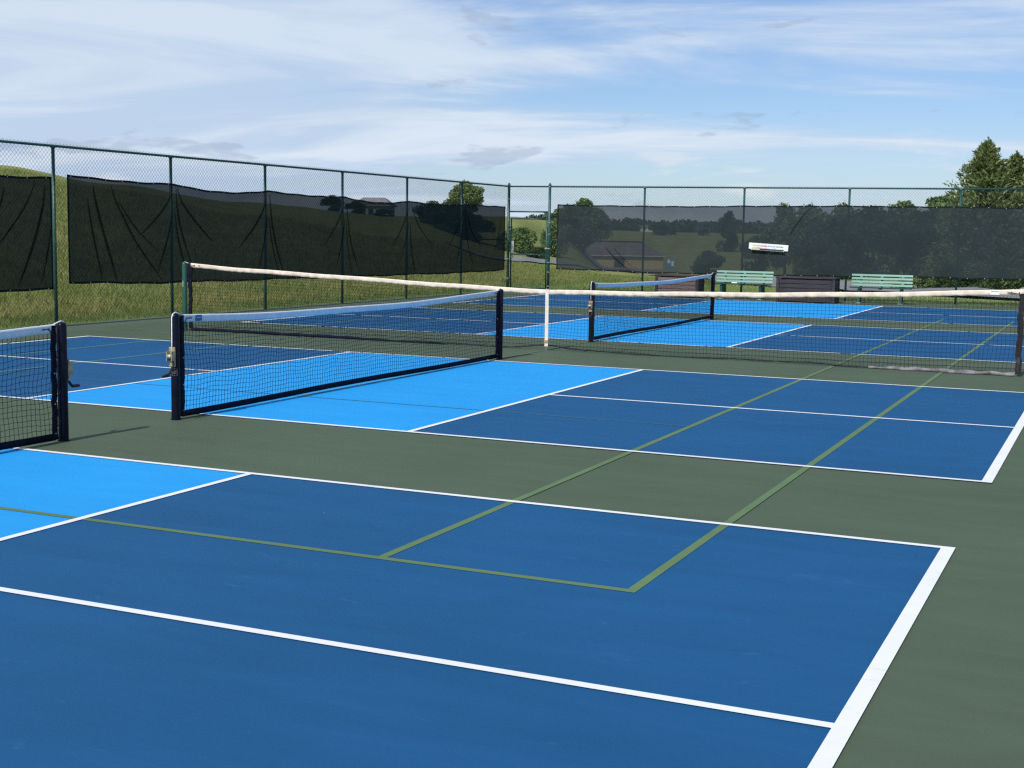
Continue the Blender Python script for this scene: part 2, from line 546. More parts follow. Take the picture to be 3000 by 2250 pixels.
DIST = np.log(np.array([1, 22, 32, 45, 60, 80, 100, 125, 160, 215, 300, 450, 700, 1100, 1600, 3000], float))
COLS = [
    (-9000, [0, 0, .2, .8, 1.5, 2.3, 3.0, 3.5, 3.8, 4, 4, 4, 5, 8, 14, 14]),
    (-600, [0, 0, .8, 2.2, 3.9, 5.2, 5.9, 6.0, 5.9, 5.5, 5, 4, 5, 8, 14, 14]),
    (0, [0, 0, .7, 1.9, 3.3, 4.85, 5.4, 5.5, 5.4, 5, 4.5, 4, 5, 8, 12, 12]),
    (350, [0, 0, .4, 1.3, 2.5, 3.8, 4.5, 4.8, 4.7, 4.4, 4, 4, 5, 8, 12, 12]),
    (700, [0, 0, .1, .6, 1.4, 2.5, 3.4, 3.9, 4.1, 4, 3.8, 4, 4, 6, 10, 10]),
    (1200, [0, 0, 0, 0, .35, 1.0, 1.9, 2.8, 3.2, 3.6, 3.8, 4, 4, 6, 9, 9]),
    (1500, [0, 0, 0, 0, -.1, -.3, -.2, .9, 3.0, 4.0, 4.6, 5, 5, 7, 9, 9]),
    (1650, [0, 0, 0, -.1, -.4, -.6, -.6, -.5, .4, 2.6, 4.0, 4.6, 4, 7, 9, 9]),
    (1780, [0, 0, 0, -.1, -.4, -.9, -1.2, -1.8, -2.8, -3.7, -.6, 2.0, 3, 7, 10, 10]),
    (1950, [0, 0, 0, -.1, -.5, -1.0, -1.4, -2.0, -3.0, -3.9, -2.4, 1.9, 2.5, 8, 14, 14]),
    (2200, [0, 0, 0, -.1, -.5, -1.0, -1.4, -2.0, -2.8, -3.6, -2.0, 1.8, 2.5, 8, 14, 14]),
    (2600, [0, 0, 0, -.1, -.3, -.7, -1.0, -1.2, -1.5, -1.6, -.5, 2.0, 3, 8, 14, 14]),
    (3000, [0, 0, 0, -.02, -.1, -.3, -.5, -.6, -.6, -.5, 0, 2, 4, 8, 14, 14]),
    (9000, [0, 0, 0, 0, 0, -.2, -.3, -.4, -.4, 0, 0, 2, 4, 8, 14, 14]),
]
CA = np.array([bearing(c[0]) for c in COLS])
CH = np.array([c[1] for c in COLS], float)


def height(x, y):
    x = np.asarray(x, float)
    y = np.asarray(y, float)
    dx, dy = x - CAM.x, y - CAM.y
    d = np.maximum(np.hypot(dx, dy), 1.0)
    a = np.arctan2(dx * math.cos(YAW) + dy * math.sin(YAW), -dx * math.sin(YAW) + dy * math.cos(YAW))
    a = np.clip(a, CA[0], CA[-1])
    i = np.clip(np.searchsorted(CA, a) - 1, 0, len(CA) - 2)
    ta = (a - CA[i]) / (CA[i + 1] - CA[i])
    ta = ta * ta * (3 - 2 * ta)
    ld = np.log(d)
    j = np.clip(np.searchsorted(DIST, ld) - 1, 0, len(DIST) - 2)
    td = np.clip((ld - DIST[j]) / (DIST[j + 1] - DIST[j]), 0, 1)
    h0 = CH[i, j] * (1 - td) + CH[i, j + 1] * td
    h1 = CH[i + 1, j] * (1 - td) + CH[i + 1, j + 1] * td
    h = h0 * (1 - ta) + h1 * ta
    # level apron right outside the courts
    ex = np.maximum(np.maximum(-9.3 - x, x - 11), 0)
    ey = np.maximum(np.maximum(-22 - y, y - 19.5), 0)
    k = np.clip(np.hypot(ex, ey) / 9.0, 0, 1)
    rough = 0.05 * np.sin(x * 0.9 + 1.3 * np.sin(y * 0.5)) * np.sin(y * 0.8 + x * 0.2)
    return h * k + rough * k - 0.05


def h1(x, y):
    return float(height(x, y))


def make_terrain():
    angs = np.concatenate([np.linspace(-26, 26, 300), np.linspace(27, 333, 140)]) * math.pi / 180
    rad = np.concatenate([np.linspace(2, 30, 24), np.geomspace(31, 3000, 190)])
    A, D = np.meshgrid(angs, rad)
    th = YAW - A
    X = CAM.x - np.sin(th) * D
    Y = CAM.y + np.cos(th) * D
    Z = height(X, Y)
    nr, na = A.shape
    V = np.stack([X.ravel(), Y.ravel(), Z.ravel()], 1)
    F = []
    for i in range(nr - 1):
        for j in range(na):
            k = (j + 1) % na
            F.append((i * na + j, i * na + k, (i + 1) * na + k, (i + 1) * na + j))
    b = len(V)
    V = np.vstack([V, [[CAM.x, CAM.y, -0.05]]])
    for j in range(na):
        F.append((b, (j + 1) % na, j))
    me = mesh_from('ground', V, [tuple(reversed(f)) for f in F], MT['meadow'], True)
    # make sure it faces up
    if me.polygons[len(me.polygons) // 2].normal.z < 0:
        me.flip_normals()
    return tag(put('ground', me), kind='structure')


make_terrain()

# road running past the far side of the courts, and the paved yard by the low building
ROAD = [spot(u_, d_) for u_, d_ in ((3600, 42), (3000, 44), (2800, 46), (2600, 52), (2350, 66), (2150, 94), (2050, 103), (1900, 109), (1750, 107), (1640, 101), (1560, 96), (1480, 91), (1400, 88), (1340, 87))]


def catmull(P, n):
    out = []
    P = [Vector((*p, 0)) for p in P]
    P = [2 * P[0] - P[1]] + P + [2 * P[-1] - P[-2]]
    for i in range(1, len(P) - 2):
        for k in range(n):
            t = k / n
            a, b, c, d = P[i - 1], P[i], P[i + 1], P[i + 2]
            out.append(0.5 * ((2 * b) + (c - a) * t + (2 * a - 5 * b + 4 * c - d) * t * t + (3 * b - a - 3 * c + d) * t ** 3))
    out.append(P[-2])
    return out


road_c = catmull(ROAD, 14)


def road_w(i):
    return 2.6 - 0.7 * min(1, max(0, (i / len(road_c) - 0.45) * 6))


mb = MB()
nc = 7
for i, p in enumerate(road_c):
    t = (road_c[min(i + 1, len(road_c) - 1)] - road_c[max(i - 1, 0)]).normalized()
    nn = Vector((-t.y, t.x, 0))
    for k in range(nc):
        q = p + nn * road_w(i) * (k / (nc - 1) * 2 - 1)
        mb.V.append((q.x, q.y, h1(q.x, q.y) + 0.09))
for i in range(len(road_c) - 1):
    for k in range(nc - 1):
        mb.F.append((i * nc + k, (i + 1) * nc + k, (i + 1) * nc + k + 1, i * nc + k + 1))
ro = mb.build('road', MT['asphalt'], smooth_=True)
if ro.data.polygons[0].normal.z < 0:
    ro.data.flip_normals()
tag(ro, kind='structure')

mb = MB()
ua, da = np.linspace(1690, 1985, 16), np.linspace(168, 203, 12)
for d in da:
    for u in ua:
        x, y = spot(u, d)
        mb.V.append((x, y, h1(x, y) + 0.12))
for i in range(len(da) - 1):
    for j in range(len(ua) - 1):
        mb.F.append((i * 16 + j, i * 16 + j + 1, (i + 1) * 16 + j + 1, (i + 1) * 16 + j))
tag(mb.build('paved_yard', MT['asphalt'], smooth_=True), kind='structure')

# ------------------------------------------------------------------ court slab and paint
FX = -8.65                                        # side fence line
BA = Vector((-8.65, 17.55, 0))                    # corner post
BSL = 0.086                                       # the end fence runs slightly askew


def by(x):
    return BA.y + (x - BA.x) * BSL


mb = MB()
poly = [(-8.78, -22.5), (11.2, -22.5), (11.2, by(11.2) + 0.1), (-8.78, by(-8.78) + 0.1)]
mb.prism(poly, 2, -0.16, 0.0)
slab = tag(mb.build('court_slab', MT['green_court']), kind='structure')

FT = 0.3048
LW, BW = 0.052, 0.072
HB, HN = 6.750, 2.134
COURTS = [(-16.267, -10.171), (-7.976, -1.880), (1.966, 8.062), (10.266, 16.362)]
for (ya, yb) in COURTS:
    ym = (ya + yb) / 2
    pc = tag(MB().rect(-HB, -HN, ya, yb, 0.0024).rect(HN, HB, ya, yb, 0.0024).build('pickleball_court', MT['dark_blue']), kind='structure')
    MB().rect(-HN, HN, ya, yb, 0.0024).build('kitchen', MT['light_blue'], pc)
    for y0, y1 in ((ya, ya + LW), (yb - LW, yb)):
        MB().rect(-HB + BW, HB - BW, y0, y1, 0.0072).build('sideline', MT['white_line'], pc)
    for x0, x1 in ((-HB, -HB + BW), (HB - BW, HB)):
        MB().rect(x0, x1, ya, yb, 0.0072).build('baseline', MT['white_line'], pc)
    for x0, x1 in ((-HN, -HN + LW), (HN - LW, HN)):
        MB().rect(x0, x1, ya + LW, yb - LW, 0.0072).build('kitchen_line', MT['white_line'], pc)
    for x0, x1 in ((-HB + BW, -HN), (HN, HB - BW)):
        MB().rect(x0, x1, ym - LW / 2, ym + LW / 2, 0.0072).build('centre_line', MT['white_line'], pc)

tl = tag(empty('tennis_court_marking'), kind='structure')
DB, SG, BL, SL = 18 * FT, 13.5 * FT, 39 * FT, 21 * FT
for s in (-1, 1):
    for x in (DB, SG):
        a, b = (x - LW, x) if s > 0 else (-x, -x + LW)
        MB().rect(a, b, -BL + LW, BL - LW, 0.0048).build('tennis_sideline', MT['olive_line' if s > 0 else 'faded_line'], tl)
    a, b = (BL - LW, BL) if s > 0 else (-BL, -BL + LW)
    MB().rect(-DB, DB, a, b, 0.0048).build('tennis_baseline', MT['olive_line'], tl)
    a, b = (SL - LW / 2, SL) if s > 0 else (-SL, -SL + LW / 2)
    MB().rect(-SG + LW, SG - LW, a, b, 0.0048).build('service_line', MT['teal_line'], tl)
    a, b = (0.15, SL - LW) if s > 0 else (-SL + LW, -0.05)
    MB().rect(-LW / 2 + 0.012, LW / 2 - 0.012, a, b, 0.0048).build('centre_service_line', MT['olive_line'], tl)


# ------------------------------------------------------------------ nets
def cords(paths, r, n=3, refv=None):
    """many thin cords as one mesh; paths: list of (k,3) arrays"""
    V, F = [], []
    base = 0
    ang = np.arange(n) * 2 * math.pi / n
    for P in paths:
        P = np.asarray(P, float)
        T = np.gradient(P, axis=0)
        T /= np.linalg.norm(T, axis=1)[:, None] + 1e-12
        ref = np.array([0, 0, 1.0]) if abs(T[0, 2]) < 0.8 else np.array([1.0, 0, 0])
        if refv is not None:
            ref = np.array(refv, float)
        A = np.cross(T, ref)
        A /= np.linalg.norm(A, axis=1)[:, None] + 1e-12
        B = np.cross(T, A)
        ring = P[:, None, :] + r * (A[:, None, :] * np.cos(ang)[None, :, None] + B[:, None, :] * np.sin(ang)[None, :, None])
        V.append(ring.reshape(-1, 3))
        m = len(P)
        i = np.arange(m - 1)[:, None] * n
        k = np.arange(n)[None, :]
        k2 = (k + 1) % n
        F.append(np.stack([base + i + k, base + i + k2, base + i + n + k2, base + i + n + k], -1).reshape(-1, 4))
        base += m * n
    return np.vstack(V), np.vstack(F)


def fast_mesh(name, V, F, mat, smooth_=False):
    me = bpy.data.meshes.new(name)
    me.vertices.add(len(V))
    me.vertices.foreach_set('co', np.asarray(V, np.float32).ravel())
    nv = F.shape[1]
    me.loops.add(len(F) * nv)
    me.loops.foreach_set('vertex_index', F.astype(np.int32).ravel())
    me.polygons.add(len(F))
    me.polygons.foreach_set('loop_start', np.arange(0, len(F) * nv, nv, dtype=np.int32))
    me.materials.append(mat)
    me.update(calc_edges=True)
    if smooth_:
        me.shade_smooth()
    return me


def band(f_top, s0, s1, h, thick, n, mat, name, parent, wrinkle=0.0, seed=0, drop=0.0):
    """folded fabric band along a net top; runs along local x; f_top(s) = top height"""
    rg = np.random.default_rng(seed)
    ph = rg.uniform(0, 6.28, 8)
    V, F = [], []
    prof = [(0.0, 0.0), (0.5, -0.06), (0.62, -0.25), (0.55, -0.6), (0.5, -1.0), (-0.5, -1.0), (-0.55, -0.6), (-0.62, -0.25), (-0.5, -0.06)]
    m = len(prof)
    for i in range(n + 1):
        s = s0 + (s1 - s0) * i / n
        w = sum(math.sin(s * fq + ph[k] + 2.0 * math.sin(s * 1.7 + ph[7 - k])) for k, fq in enumerate((7.3, 13.1, 19.7, 31.0))) * 0.25
        for (a, b) in prof:
            # wrinkles run diagonally over the face
            ww = math.sin((s + b * 0.10) * 27 + 3 * math.sin(s * 5.1 + ph[0])) * 0.6 + math.sin((s - b * 0.06) * 47 + ph[1]) * 0.4
            V.append((s, a * thick + wrinkle * ww * (0.3 + abs(b)) * (1 if a > 0 else -1), f_top(s) + b * h + wrinkle * 0.8 * w * (1 if b < -0.9 else 0.35)))
    for i in range(n):
        for k in range(m):
            k2 = (k + 1) % m
            F.append((i * m + k, i * m + k2, (i + 1) * m + k2, (i + 1) * m + k))
    F.append(tuple(range(m)))
    F.append(tuple(n * m + k for k in range(m - 1, -1, -1)))
    o = put(name, mesh_from(name, V, F, mat, True), parent)
    return o


def dome_post(r, h, n=20):
    prof = [(r, 0), (r, h - r * 0.75), (r * 0.93, h - r * 0.38), (r * 0.72, h - r * 0.14), (r * 0.4, h - 0.003), (0.001, h)]
    V, F = [], []
    for (a, z) in prof:
        for k in range(n):
            an = 2 * math.pi * k / n
            V.append((a * math.cos(an), a * math.sin(an), z))
    for i in range(len(prof) - 1):
        for k in range(n):
            k2 = (k + 1) % n
            F.append((i * n + k, i * n + k2, (i + 1) * n + k2, (i + 1) * n + k))
    return V, F


def winch(parent, x, y, z, out):
    """reel and crank on a net post; out = unit vector away from the post"""
    ax = math.atan2(out[1], out[0])
    w = MB()
    w.box((0.0, -0.028, -0.075), (0.012, 0.028, 0.075), 0.003)
    w.box((0.012, -0.026, -0.03), (0.045, -0.020, 0.045))
    w.box((0.012, 0.020, -0.03), (0.045, 0.026, 0.045))
    b = w.build('winch', MT['brass'], parent, loc=(x, y, z), rot=(0, 0, ax), scale=(1.15, 1.15, 1.15))
    MB().tube([(0.034, -0.020, 0.005), (0.034, 0.020, 0.005)], 0.018, 14).build('reel', MT['galv'], b, True)
    MB().tube([(0.036, 0.03, -0.03), (0.05, 0.045, -0.06), (0.105, 0.05, -0.115), (0.12, 0.052, -0.125), (0.185, 0.055, -0.127)], [0.009, 0.009, 0.010, 0.012, 0.012], 8).build('crank_handle', MT['black'], b, True)
    return b


def pickleball_net(y0, y1, label, winch_end=None, sticker=False, band_label=False, seed=0, tension=0.0):
    """local x runs from the near post (0) to the far post (L)"""
    L = y1 - y0
    root = empty('pickleball_net', (0, y0, 0), R(90))
    tag(root, label, 'net', 'pickleball nets on the courts')
    PR, PH = 0.039, 0.932
    V, F = dome_post(PR, PH)
    pm = mesh_from('post', V, F, MT['post_navy'], True)
    for x in (0, L):
        p = put('post', pm, root, (x, 0, 0))
        MB().tube([(0, 0, 0.001), (0, 0, 0.010)], 0.047, 20).build('base_collar', MT['post_navy'], p)
    a, b = 0.084, L - 0.084

    def top(s):
        q = (s / L) * 2 - 1
        return 0.862 + 0.058 * q * q + 0.004 * math.sin(s * 2.1 + seed)

    def bot(s):
        return 0.018 + 0.006 * math.sin(s * 1.3 + seed * 2)
    BHT = 0.066
    band(top, a - 0.012, b + 0.012, BHT, 0.011, 130, MT['vinyl_white'], 'headband', root, 0.0022, seed)
    band(lambda s: bot(s) + 0.058, a, b, 0.056, 0.009, 60, MT['net_tape'], 'bottom_tape', root, 0.0015, seed + 3)
    # side sleeves with the dowel inside, laced to the posts
    for x, s in ((a, 1), (b, -1)):
        m = MB()
        zz = np.linspace(0.02, top(x) - 0.008, 22)
        pts = []
        for z in zz:
            k = 0.004 * math.sin(z * 31 + seed) + 0.003 * math.sin(z * 57)
            pts.append((z, k))
        for z, k in pts:
            w = 0.021
            m.V += [(x - w * s * 0.6 + k, -0.011, z), (x + w * s * 1.5 + k, -0.008, z), (x + w * s * 1.5 + k, 0.008, z), (x - w * s * 0.6 + k, 0.011, z)]
        for i in range(len(pts) - 1):
            for k in range(4):
                k2 = (k + 1) % 4
                m.F.append((i * 4 + k, i * 4 + k2, i * 4 + 4 + k2, i * 4 + 4 + k))
        m.F += [(0, 1, 2, 3), tuple(len(m.V) - 4 + k for k in (3, 2, 1, 0))]
        sl = m.build('side_sleeve', MT['net_tape'], root)
        for gz in (0.07, 0.30, 0.54):
            MB().tube([(x + 0.012 * s, -0.013, gz), (x + 0.012 * s, 0.013, gz)], 0.006, 8).build('grommet', MT['galv'], sl)
        # lacing cord zigzag between sleeve and post
        z0 = 0.80
        pth = []
        px_ = 0.0 if s > 0 else L
        for k in range(7):
            z = 0.80 - k * 0.115
            pth.append((x + 0.008 * s, -0.012, z))
            pth.append((px_ + 0.035 * s, -0.02, z - 0.05))
        MB().tube(pth, 0.0028, 5).build('lacing_cord', MT['net_cord'], root)
        # short tie through the two band grommets
        zt = top(x + 0.1 * s) - 0.033
        MB().tube([(x + 0.125 * s, -0.0125, zt), (x + 0.065 * s, -0.0125, zt + 0.001), (x + 0.035 * s, -0.014, zt - 0.035), (x + 0.0 * s, -0.014, zt - 0.06)], 0.004, 6).build('band_tie', MT['black'], root)
        for q in (0.125, 0.065):
            MB().tube([(x + q * s, -0.0118, zt), (x + q * s, -0.0135, zt)], 0.009, 10).build('band_grommet', MT['label_blue'], root)
    # netting
    rg = np.random.default_rng(seed + 50)
    nx, nz = int((b - a) / 0.0455), 18
    S = np.linspace(a + 0.02, b - 0.02, nx)
    ph = rg.uniform(0, 6.28, 12)

    def pos(s, t):
        zt_, zb_ = np.array([top(q) for q in np.atleast_1d(s)]) - BHT + 0.006, np.array([bot(q) for q in np.atleast_1d(s)]) + 0.052
        z = zb_ + (zt_ - zb_) * t
        edge = np.sin(np.pi * t)
        ss = s + edge * (0.010 * np.sin(t * 9 + s * 2.2 + ph[0]) + 0.006 * np.sin(t * 17 + s * 5 + ph[1]))
        z = z + edge * (0.010 * np.sin(s * 6.1 + ph[2] + t * 5) + 0.006 * np.sin(s * 15 + ph[3]))
        y = edge * (0.018 * np.sin(s * 1.4 + ph[4]) + 0.006 * np.sin(s * 9 + t * 8 + ph[5]))
        return np.stack([ss, y, z], -1)
    paths = []
    tv = np.linspace(0, 1, nz + 1)
    jit = rg.normal(0, 0.0022, (nx, nz + 1, 3))
    jit[:, :, 1] *= 0.5
    grid = np.stack([pos(S, np.full(nx, t)) for t in tv], 1) + jit
    for i in range(nx):
        paths.append(grid[i])
    for k in range(nz + 1):
        paths.append(grid[:, k])
    Vn, Fn = cords(paths, 0.0021)
    tag(put('netting', fast_mesh('netting', Vn, Fn, MT['net_cord']), root), kind='stuff')
    # head cable over the post tops
    if winch_end is not None:
        x = 0 if winch_end == 0 else L
        s = 1 if winch_end == 0 else -1
        sd = -s
        MB().tube([(x + 0.10 * s, 0, top(x + .1 * s) - 0.006), (x + 0.03 * s, 0, PH + 0.003), (x, 0, PH + 0.008), (x + sd * 0.028, 0, PH - 0.004), (x + sd * 0.044, 0, PH - 0.035), (x + sd * 0.045, 0, 0.68), (x + sd * 0.050, 0, 0.575)], 0.0052, 8).build('head_rope', MT['rope'], root, True)
        winch(root, x + sd * (PR - 0.004), 0, 0.555, (sd, 0))
    for x, s in ((0, 1), (L, -1)):
        if winch_end is not None and (x == 0) == (winch_end == 0):
            continue
        MB().tube([(x + 0.11 * s, 0, top(x + .11 * s) - 0.006), (x + 0.05 * s, 0, PH - 0.006), (x, 0, PH + 0.005)], 0.0048, 6).build('head_rope', MT['rope'], root, True)
    if sticker:
        # small framed maker's sticker on the post
        q = MB()
        for (u0_, u1_, z0_, z1_) in ((-0.024, 0.024, 0.392, 0.396), (-0.024, 0.024, 0.450, 0.454), (-0.024, -0.020, 0.396, 0.450), (0.020, 0.024, 0.396, 0.450), (-0.012, 0.010, 0.412, 0.418), (-0.004, 0.014, 0.428, 0.434)):
            aa = [R(205) + u / PR for u in (u0_, (u0_ + u1_) / 2, u1_)]
            for k in range(2):
                q.quad(*[((PR + 0.0012) * math.cos(t_), (PR + 0.0012) * math.sin(t_), zz_) for t_, zz_ in ((aa[k], z0_), (aa[k + 1], z0_), (aa[k + 1], z1_), (aa[k], z1_))])
        q.build('sticker', MT['grey_tape'], root)
    if band_label:
        zt = top(0.34)
        MB().box((0.275, -0.0102, zt - 0.060), (0.365, -0.0088, zt - 0.006)).build('band_label', MT['label_blue'], root)
        MB().box((0.29, -0.0112, zt - 0.030), (0.35, -0.0103, zt - 0.025)).build('band_label_print', MT['vinyl_white'], root)
    return root


pickleball_net(-16.42, -9.715, 'nearest pickleball net, cut off by the left picture edge, its crank behind the post', 1, seed=1)
pickleball_net(-8.335, -1.60, 'middle pickleball net with blue band label and brass crank on its near post', 0, True, True, seed=2)
pickleball_net(1.77, 8.52, 'farthest pickleball net, beyond the long cream-banded net', 0, seed=3)


def tennis_net():
    root = empty('tennis_net', (0, 0, 0))
    tag(root, 'long low tennis net with cream canvas band and centre strap between green posts', 'net')
    XP = 6.40
    V, F = dome_post(0.040, 1.105)
    pm = mesh_from('post', V, F, MT['post_green'], True)
    for x in (-XP, XP + 0.13):
        p = put('post', pm, root, (x, 0, 0))
        MB().tube([(0, 0, 0.001), (0, 0, 0.012)], 0.052, 20).build('base_collar', MT['post_green'], p)
        MB().box((-0.012, -0.046, 0.70), (0.012, -0.038, 0.80), 0.002).build('winch_plate', MT['galv'], p)
    ctrl_s = [-6.4, -5.34, -3.44, -1.68, 0.0, 1.51, 3.41, 5.15, 6.4]
    ctrl_z = [1.095, 1.040, 0.975, 0.912, 0.868, 0.893, 0.944, 1.015, 1.090]

    def top(s):
        return float(np.interp(s, ctrl_s, ctrl_z)) + 0.003 * math.sin(s * 3.7)

    band(top, -6.27, 6.42, 0.068, 0.014, 420, MT['canvas'], 'headband', root, 0.0055, 11)

    def bot(s):
        return 0.012 + 0.052 * math.exp(-(s / 0.42) ** 2) + 0.008 * (1 + math.sin(s * 2.3)) * (1 if abs(s) > 0.6 else 0.3)
    rg = np.random.default_rng(5)
    ph = rg.uniform(0, 6.28, 12)
    nx, nz = 254, 18
    S = np.linspace(-6.27, 6.345, nx)
    TOP = np.array([top(s) for s in S]) - 0.062
    BOT = np.array([bot(s) for s in S])

    def row(t):
        e = math.sin(math.pi * min(1, t))
        lowf = max(0, 1 - t * 3.2)
        z = BOT + (TOP - BOT) * t
        x = S + e * (0.012 * np.sin(t * 5 + S * 1.1 + ph[0]) + 0.004 * np.sin(S * 9 + t * 11)) + lowf * 0.02 * np.sin(S * 4 + ph[1])
        z = z + e * 0.008 * np.sin(S * 3.3 + t * 6 + ph[2]) + lowf * (0.012 * np.sin(S * 8 + ph[3]) * min(1, t * 8))
        y = e * 0.02 * np.sin(S * 0.8 + ph[4]) + lowf * (0.035 * np.sin(S * 1.9 + ph[5]) + 0.02 * np.sin(S * 6.3 + ph[6]))
        return np.stack([x, y, z], -1)
    tv = np.linspace(0, 1, nz + 1) ** 0.93
    grid = np.stack([row(t) for t in tv], 1)
    grid += rg.normal(0, 0.0016, grid.shape)
    paths = [grid[i] for i in range(nx)] + [grid[:, k] for k in range(nz + 1)]
    # slack skirt: spare rows gathered along the ground
    for k in range(4):
        g = grid[:, 0].copy()
        g[:, 1] += 0.02 * np.sin(S * (2.1 + k) + ph[k]) + 0.012 * k
        g[:, 2] = np.maximum(0.008, g[:, 2] + 0.014 * np.sin(S * (3.4 + 0.7 * k) + ph[k + 4]))
        paths.append(g)
    Vn, Fn = cords(paths, 0.0020)
    tag(put('netting', fast_mesh('netting', Vn, Fn, MT['net_cord']), root), kind='stuff')
    MB().tube([tuple(p) for p in grid[::3, 0]], 0.0055, 6).build('bottom_cord', MT['net_cord'], root, True)
    # side tapes
    for s, mat, w in ((-1, 'net_tape', 0.030), (1, 'worn_tape', 0.036)):
        m = MB()
        zz = np.linspace(0.03, 1.03, 30)
        for z in zz:
            k = 0.006 * math.sin(z * 15) + 0.004 * math.sin(z * 41)
            x = (6.365 if s > 0 else -6.285) + k
            m.V += [(x - w, -0.012, z), (x + w, -0.010, z), (x + w, 0.012, z), (x - w, 0.010, z)]
        for i in range(len(zz) - 1):
            for k in range(4):
                k2 = (k + 1) % 4
                m.F.append((i * 4 + k, i * 4 + k2, i * 4 + 4 + k2, i * 4 + 4 + k))
        m.F += [(3, 2, 1, 0), tuple(len(m.V) - 4 + k for k in range(4))]
        m.build('side_tape', MT[mat], root)
    # loose grey bottom tape near the right post
    m = MB()
    ss = np.linspace(4.55, 6.33, 50)
    for s in ss:
        h = 0.030 + 0.020 * min(1, (s - 4.55) * 2) + 0.006 * math.sin(s * 21)
        y = -0.03 + 0.018 * math.sin(s * 5.3) + 0.008 * math.sin(s * 17)
        tw = 0.012 * math.sin(s * 9.1)
        m.V += [(s, y - 0.022 - tw, 0.006), (s, y - 0.014, h * 0.55), (s, y + tw, h), (s, y + 0.006 + tw, h), (s, y - 0.006, h * 0.5), (s, y - 0.012 - tw, 0.005)]
    for i in range(len(ss) - 1):
        for k in range(6):
            k2 = (k + 1) % 6
            m.F.append((i * 6 + k, i * 6 + k2, i * 6 + 6 + k2, i * 6 + 6 + k))
    m.build('bottom_tape', MT['grey_tape'], root, True)
    m = MB()
    ss = np.linspace(-6.26, -1.6, 90)
    for s in ss:
        k = min(1.0, (-1.6 - s) / 2.0)
        h = 0.014 + 0.034 * k + 0.004 * math.sin(s * 13)
        y = -0.012 + 0.014 * math.sin(s * 3.3)
        m.V += [(s, y - 0.016, 0.005), (s, y - 0.012, h * 0.7), (s, y, h), (s, y + 0.010, h * 0.6), (s, y + 0.014, 0.005)]
    for i in range(len(ss) - 1):
        for k in range(5):
            k2 = (k + 1) % 5
            m.F.append((i * 5 + k, i * 5 + k2, i * 5 + 5 + k2, i * 5 + 5 + k))
    m.build('bottom_tape', MT['net_tape'], root, True)
    # centre strap
    st = MB()
    prof = [(-0.017, 0.872), (-0.020, 0.80), (-0.013, 0.6), (-0.012, 0.3), (-0.014, 0.13), (-0.016, 0.045)]
    for (y, z) in prof:
        w = 0.026
        st.V += [(-w, y, z), (w, y, z), (w, y + 0.004, z), (-w, y + 0.004, z)]
    for i in range(len(prof) - 1):
        for k in range(4):
            k2 = (k + 1) % 4
            st.F.append((i * 4 + k, i * 4 + k2, i * 4 + 4 + k2, i * 4 + 4 + k))
    st.box((-0.026, -0.0205, 0.872), (0.026, 0.019, 0.877))
    strap = st.build('centre_strap', MT['strap'], root)
    MB().box((-0.032, -0.024, 0.105), (0.032, -0.0145, 0.150), 0.003).build('strap_buckle', MT['brass'], strap)
    MB().box((-0.030, -0.024, 0.048), (0.030, -0.0165, 0.062), 0.002).build('strap_bar', MT['brass'], strap)
    MB().tube([(0, -0.016, 0.048), (0, -0.012, 0.0)], 0.008, 8).build('anchor_pin', MT['galv'], strap)
    # ends of the band: lacing and label
    for s in (-1, 1):
        zt = top(s * 6.2) - 0.034
        for q in (6.24, 6.33) if s > 0 else (6.10, 6.19):
            MB().tube([(s * q, -0.018, zt), (s * q, 0.018, zt)], 0.008, 10).build('band_grommet', MT['black'], root)
        MB().tube([(s * 6.30, 0, top(s * 6.3) - 0.01), (s * 6.36, 0, 1.098), (s * (6.40 if s < 0 else 6.53), 0, 1.112)], 0.006, 8).build('head_cable', MT['galv'], root, True)
        MB().tube([(s * 6.19, -0.019, zt), (s * 6.27, -0.016, zt - 0.005), (s * 6.355, -0.02, zt - 0.02)], 0.004, 6).build('band_tie', MT['black'], root)
    MB().box((5.99, -0.0185, top(6.02) - 0.060), (6.10, -0.0165, top(6.06) - 0.012)).build('band_label', MT['plastic_white'], root)
    MB().box((6.00, -0.0195, top(6.02) - 0.024), (6.09, -0.0186, top(6.06) - 0.018)).build('band_label_print', MT['word_blue'], root)


tennis_net()


# ------------------------------------------------------------------ chain-link fences
def chain_mesh(W, z0, z1, name):
    p, dy = 0.040, 0.080
    n = max(1, int(round(W / p)))
    p = W / n
    m = int((z1 - z0) / dy * 2)
    z = z0 + np.arange(m + 1) * dy / 2
    paths = []
    for i in range(n):
        ph = (i % 2)
        x = i * p + p * ((np.arange(m + 1) + ph) % 2)
        y = 0.0024 * np.where((np.arange(m + 1) + ph) % 2, 1, -1)
        paths.append(np.stack([x, y, z], -1))
    V, F = cords(paths, 0.0025, 3, (0, 1, 0))
    return fast_mesh(name, V, F, MT['wire_green'])


ZT = 2.955


def fence_post_mesh(r, h, cap=False):
    m = MB()
    m.tube([(0, 0, -0.1), (0, 0, h)], r, 14)
    if cap:
        m.tube([(0, 0, h), (0, 0, h + 0.02), (0, 0, h + 0.05), (0, 0, h + 0.075), (0, 0, h + 0.085)], [r * 1.12, r * 1.12, r * 0.95, r * 0.55, r * 0.1], 14)
    else:
        m.tube([(0, 0, h), (0, 0, h + 0.03)], [r * 1.1, r * 0.7], 14)
    return m.mesh('fence_post', MT['fence_green'], True)


line_post = fence_post_mesh(0.0285, ZT - 0.035)
end_post = fence_post_mesh(0.0385, ZT + 0.02, True)

